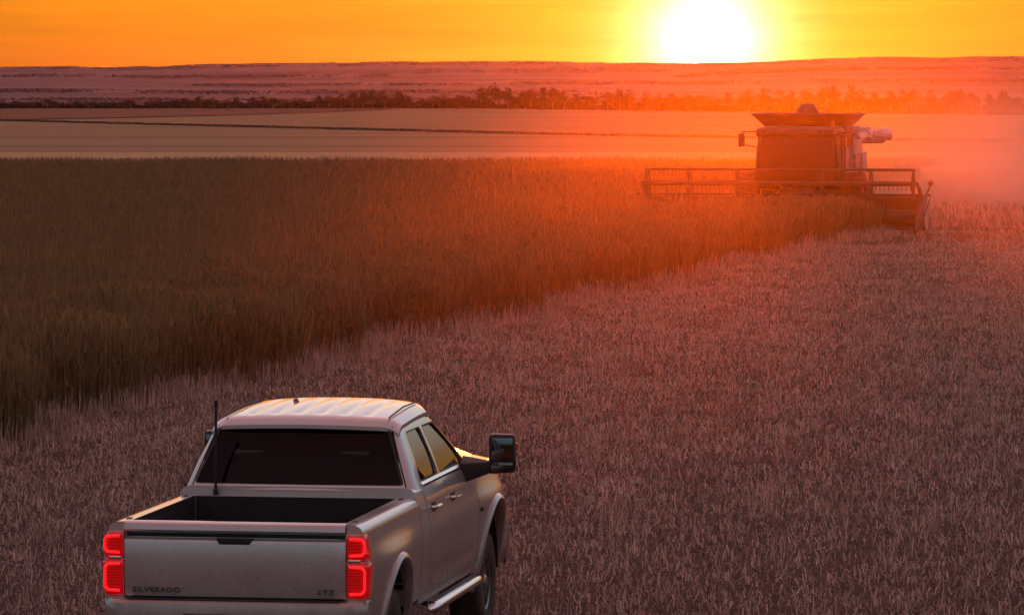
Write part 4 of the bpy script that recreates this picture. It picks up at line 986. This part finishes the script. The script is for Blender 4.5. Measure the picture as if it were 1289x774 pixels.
for y in (-HW+.2, -HW*.655, -HW/3+.12, HW/3-.12, HW*.655, HW-.2):
    mb = MB()
    for k in range(6):
        a = A0+k*math.pi/3; b2 = a+math.pi/3
        mb.tube((0, y, 0), (RR*math.cos(a), y, RR*math.sin(a)), .026, n=6); mb.tube((RR*math.cos(a), y, RR*math.sin(a)), (RR*math.cos(b2), y, RR*math.sin(b2)), .02, n=6)
    part('reel_spider', mb, FRAMEP, reel)
for y in (-HW+.06, 0, HW-.06):
    mb = MB(); mb.hexa([(1.35, y-.05, 1.18), (2.5, y-.04, 1.56), (2.5, y+.04, 1.56), (1.35, y+.05, 1.18), (1.35, y-.05, 1.32), (2.5, y-.04, 1.66), (2.5, y+.04, 1.66), (1.35, y+.05, 1.32)]); mb.tube((1.5, y, .9), (2.0, y, 1.45), .035, n=8); part('reel_arm', mb, FRAMEP, HD)
for s in (1, -1):
    y = s*HW; mb = MB()
    poly = [(1.30, .12), (2.70, .06), (3.55, .03), (3.75, .10), (3.3, .38), (2.75, .72), (2.1, .98), (1.5, 1.16), (1.30, 1.16)]
    mb.prism(poly, y-.04, y+.10*s+.04); dv = part('end_divider', mb, FRAMEP, HD, bev=.02)
    mb = MB(); mb.path([(3.6, y+.05*s, .10), (3.2, y+.28*s, .62), (2.5, y+.34*s, 1.02), (1.7, y+.30*s, 1.22), (1.45, y+.08*s, 1.2)], .028, 7); part('divider_rod', mb, FRAMEP, dv)
    mb = MB(); mb.tube((1.6, y+.14*s, 1.18), (1.6, y+.30*s, 1.62), .03, n=6); mb.lathe([(0, 0), (.09, 0), (.09, .05), (0, .05)], 12, 'x', (1.62, y+.30*s, 1.62)); part('marker_stalk', mb, AMBER, dv)
mb = MB(); mb.tube((2.0, HW+.16, .48), (2.0, HW+.22, .48), .42, n=20); mb.tube((1.5, HW+.16, .9), (1.5, HW+.2, .9), .16, n=16); part('drive_cover', mb, GREY, HD)
# ------------------------------------------------------------------ render settings
vs = sc.view_settings; vs.view_transform = 'Standard'; vs.look = 'None'; vs.gamma = 1; vs.use_curve_mapping = False; vs.exposure = EXPOSURE
sc.render.engine = 'CYCLES'
cy = sc.cycles; cy.use_denoising = True; cy.max_bounces = 8; cy.diffuse_bounces = 3; cy.glossy_bounces = 4; cy.transmission_bounces = 6
cy.transparent_max_bounces = 8; cy.volume_bounces = 0; cy.sample_clamp_indirect = 6
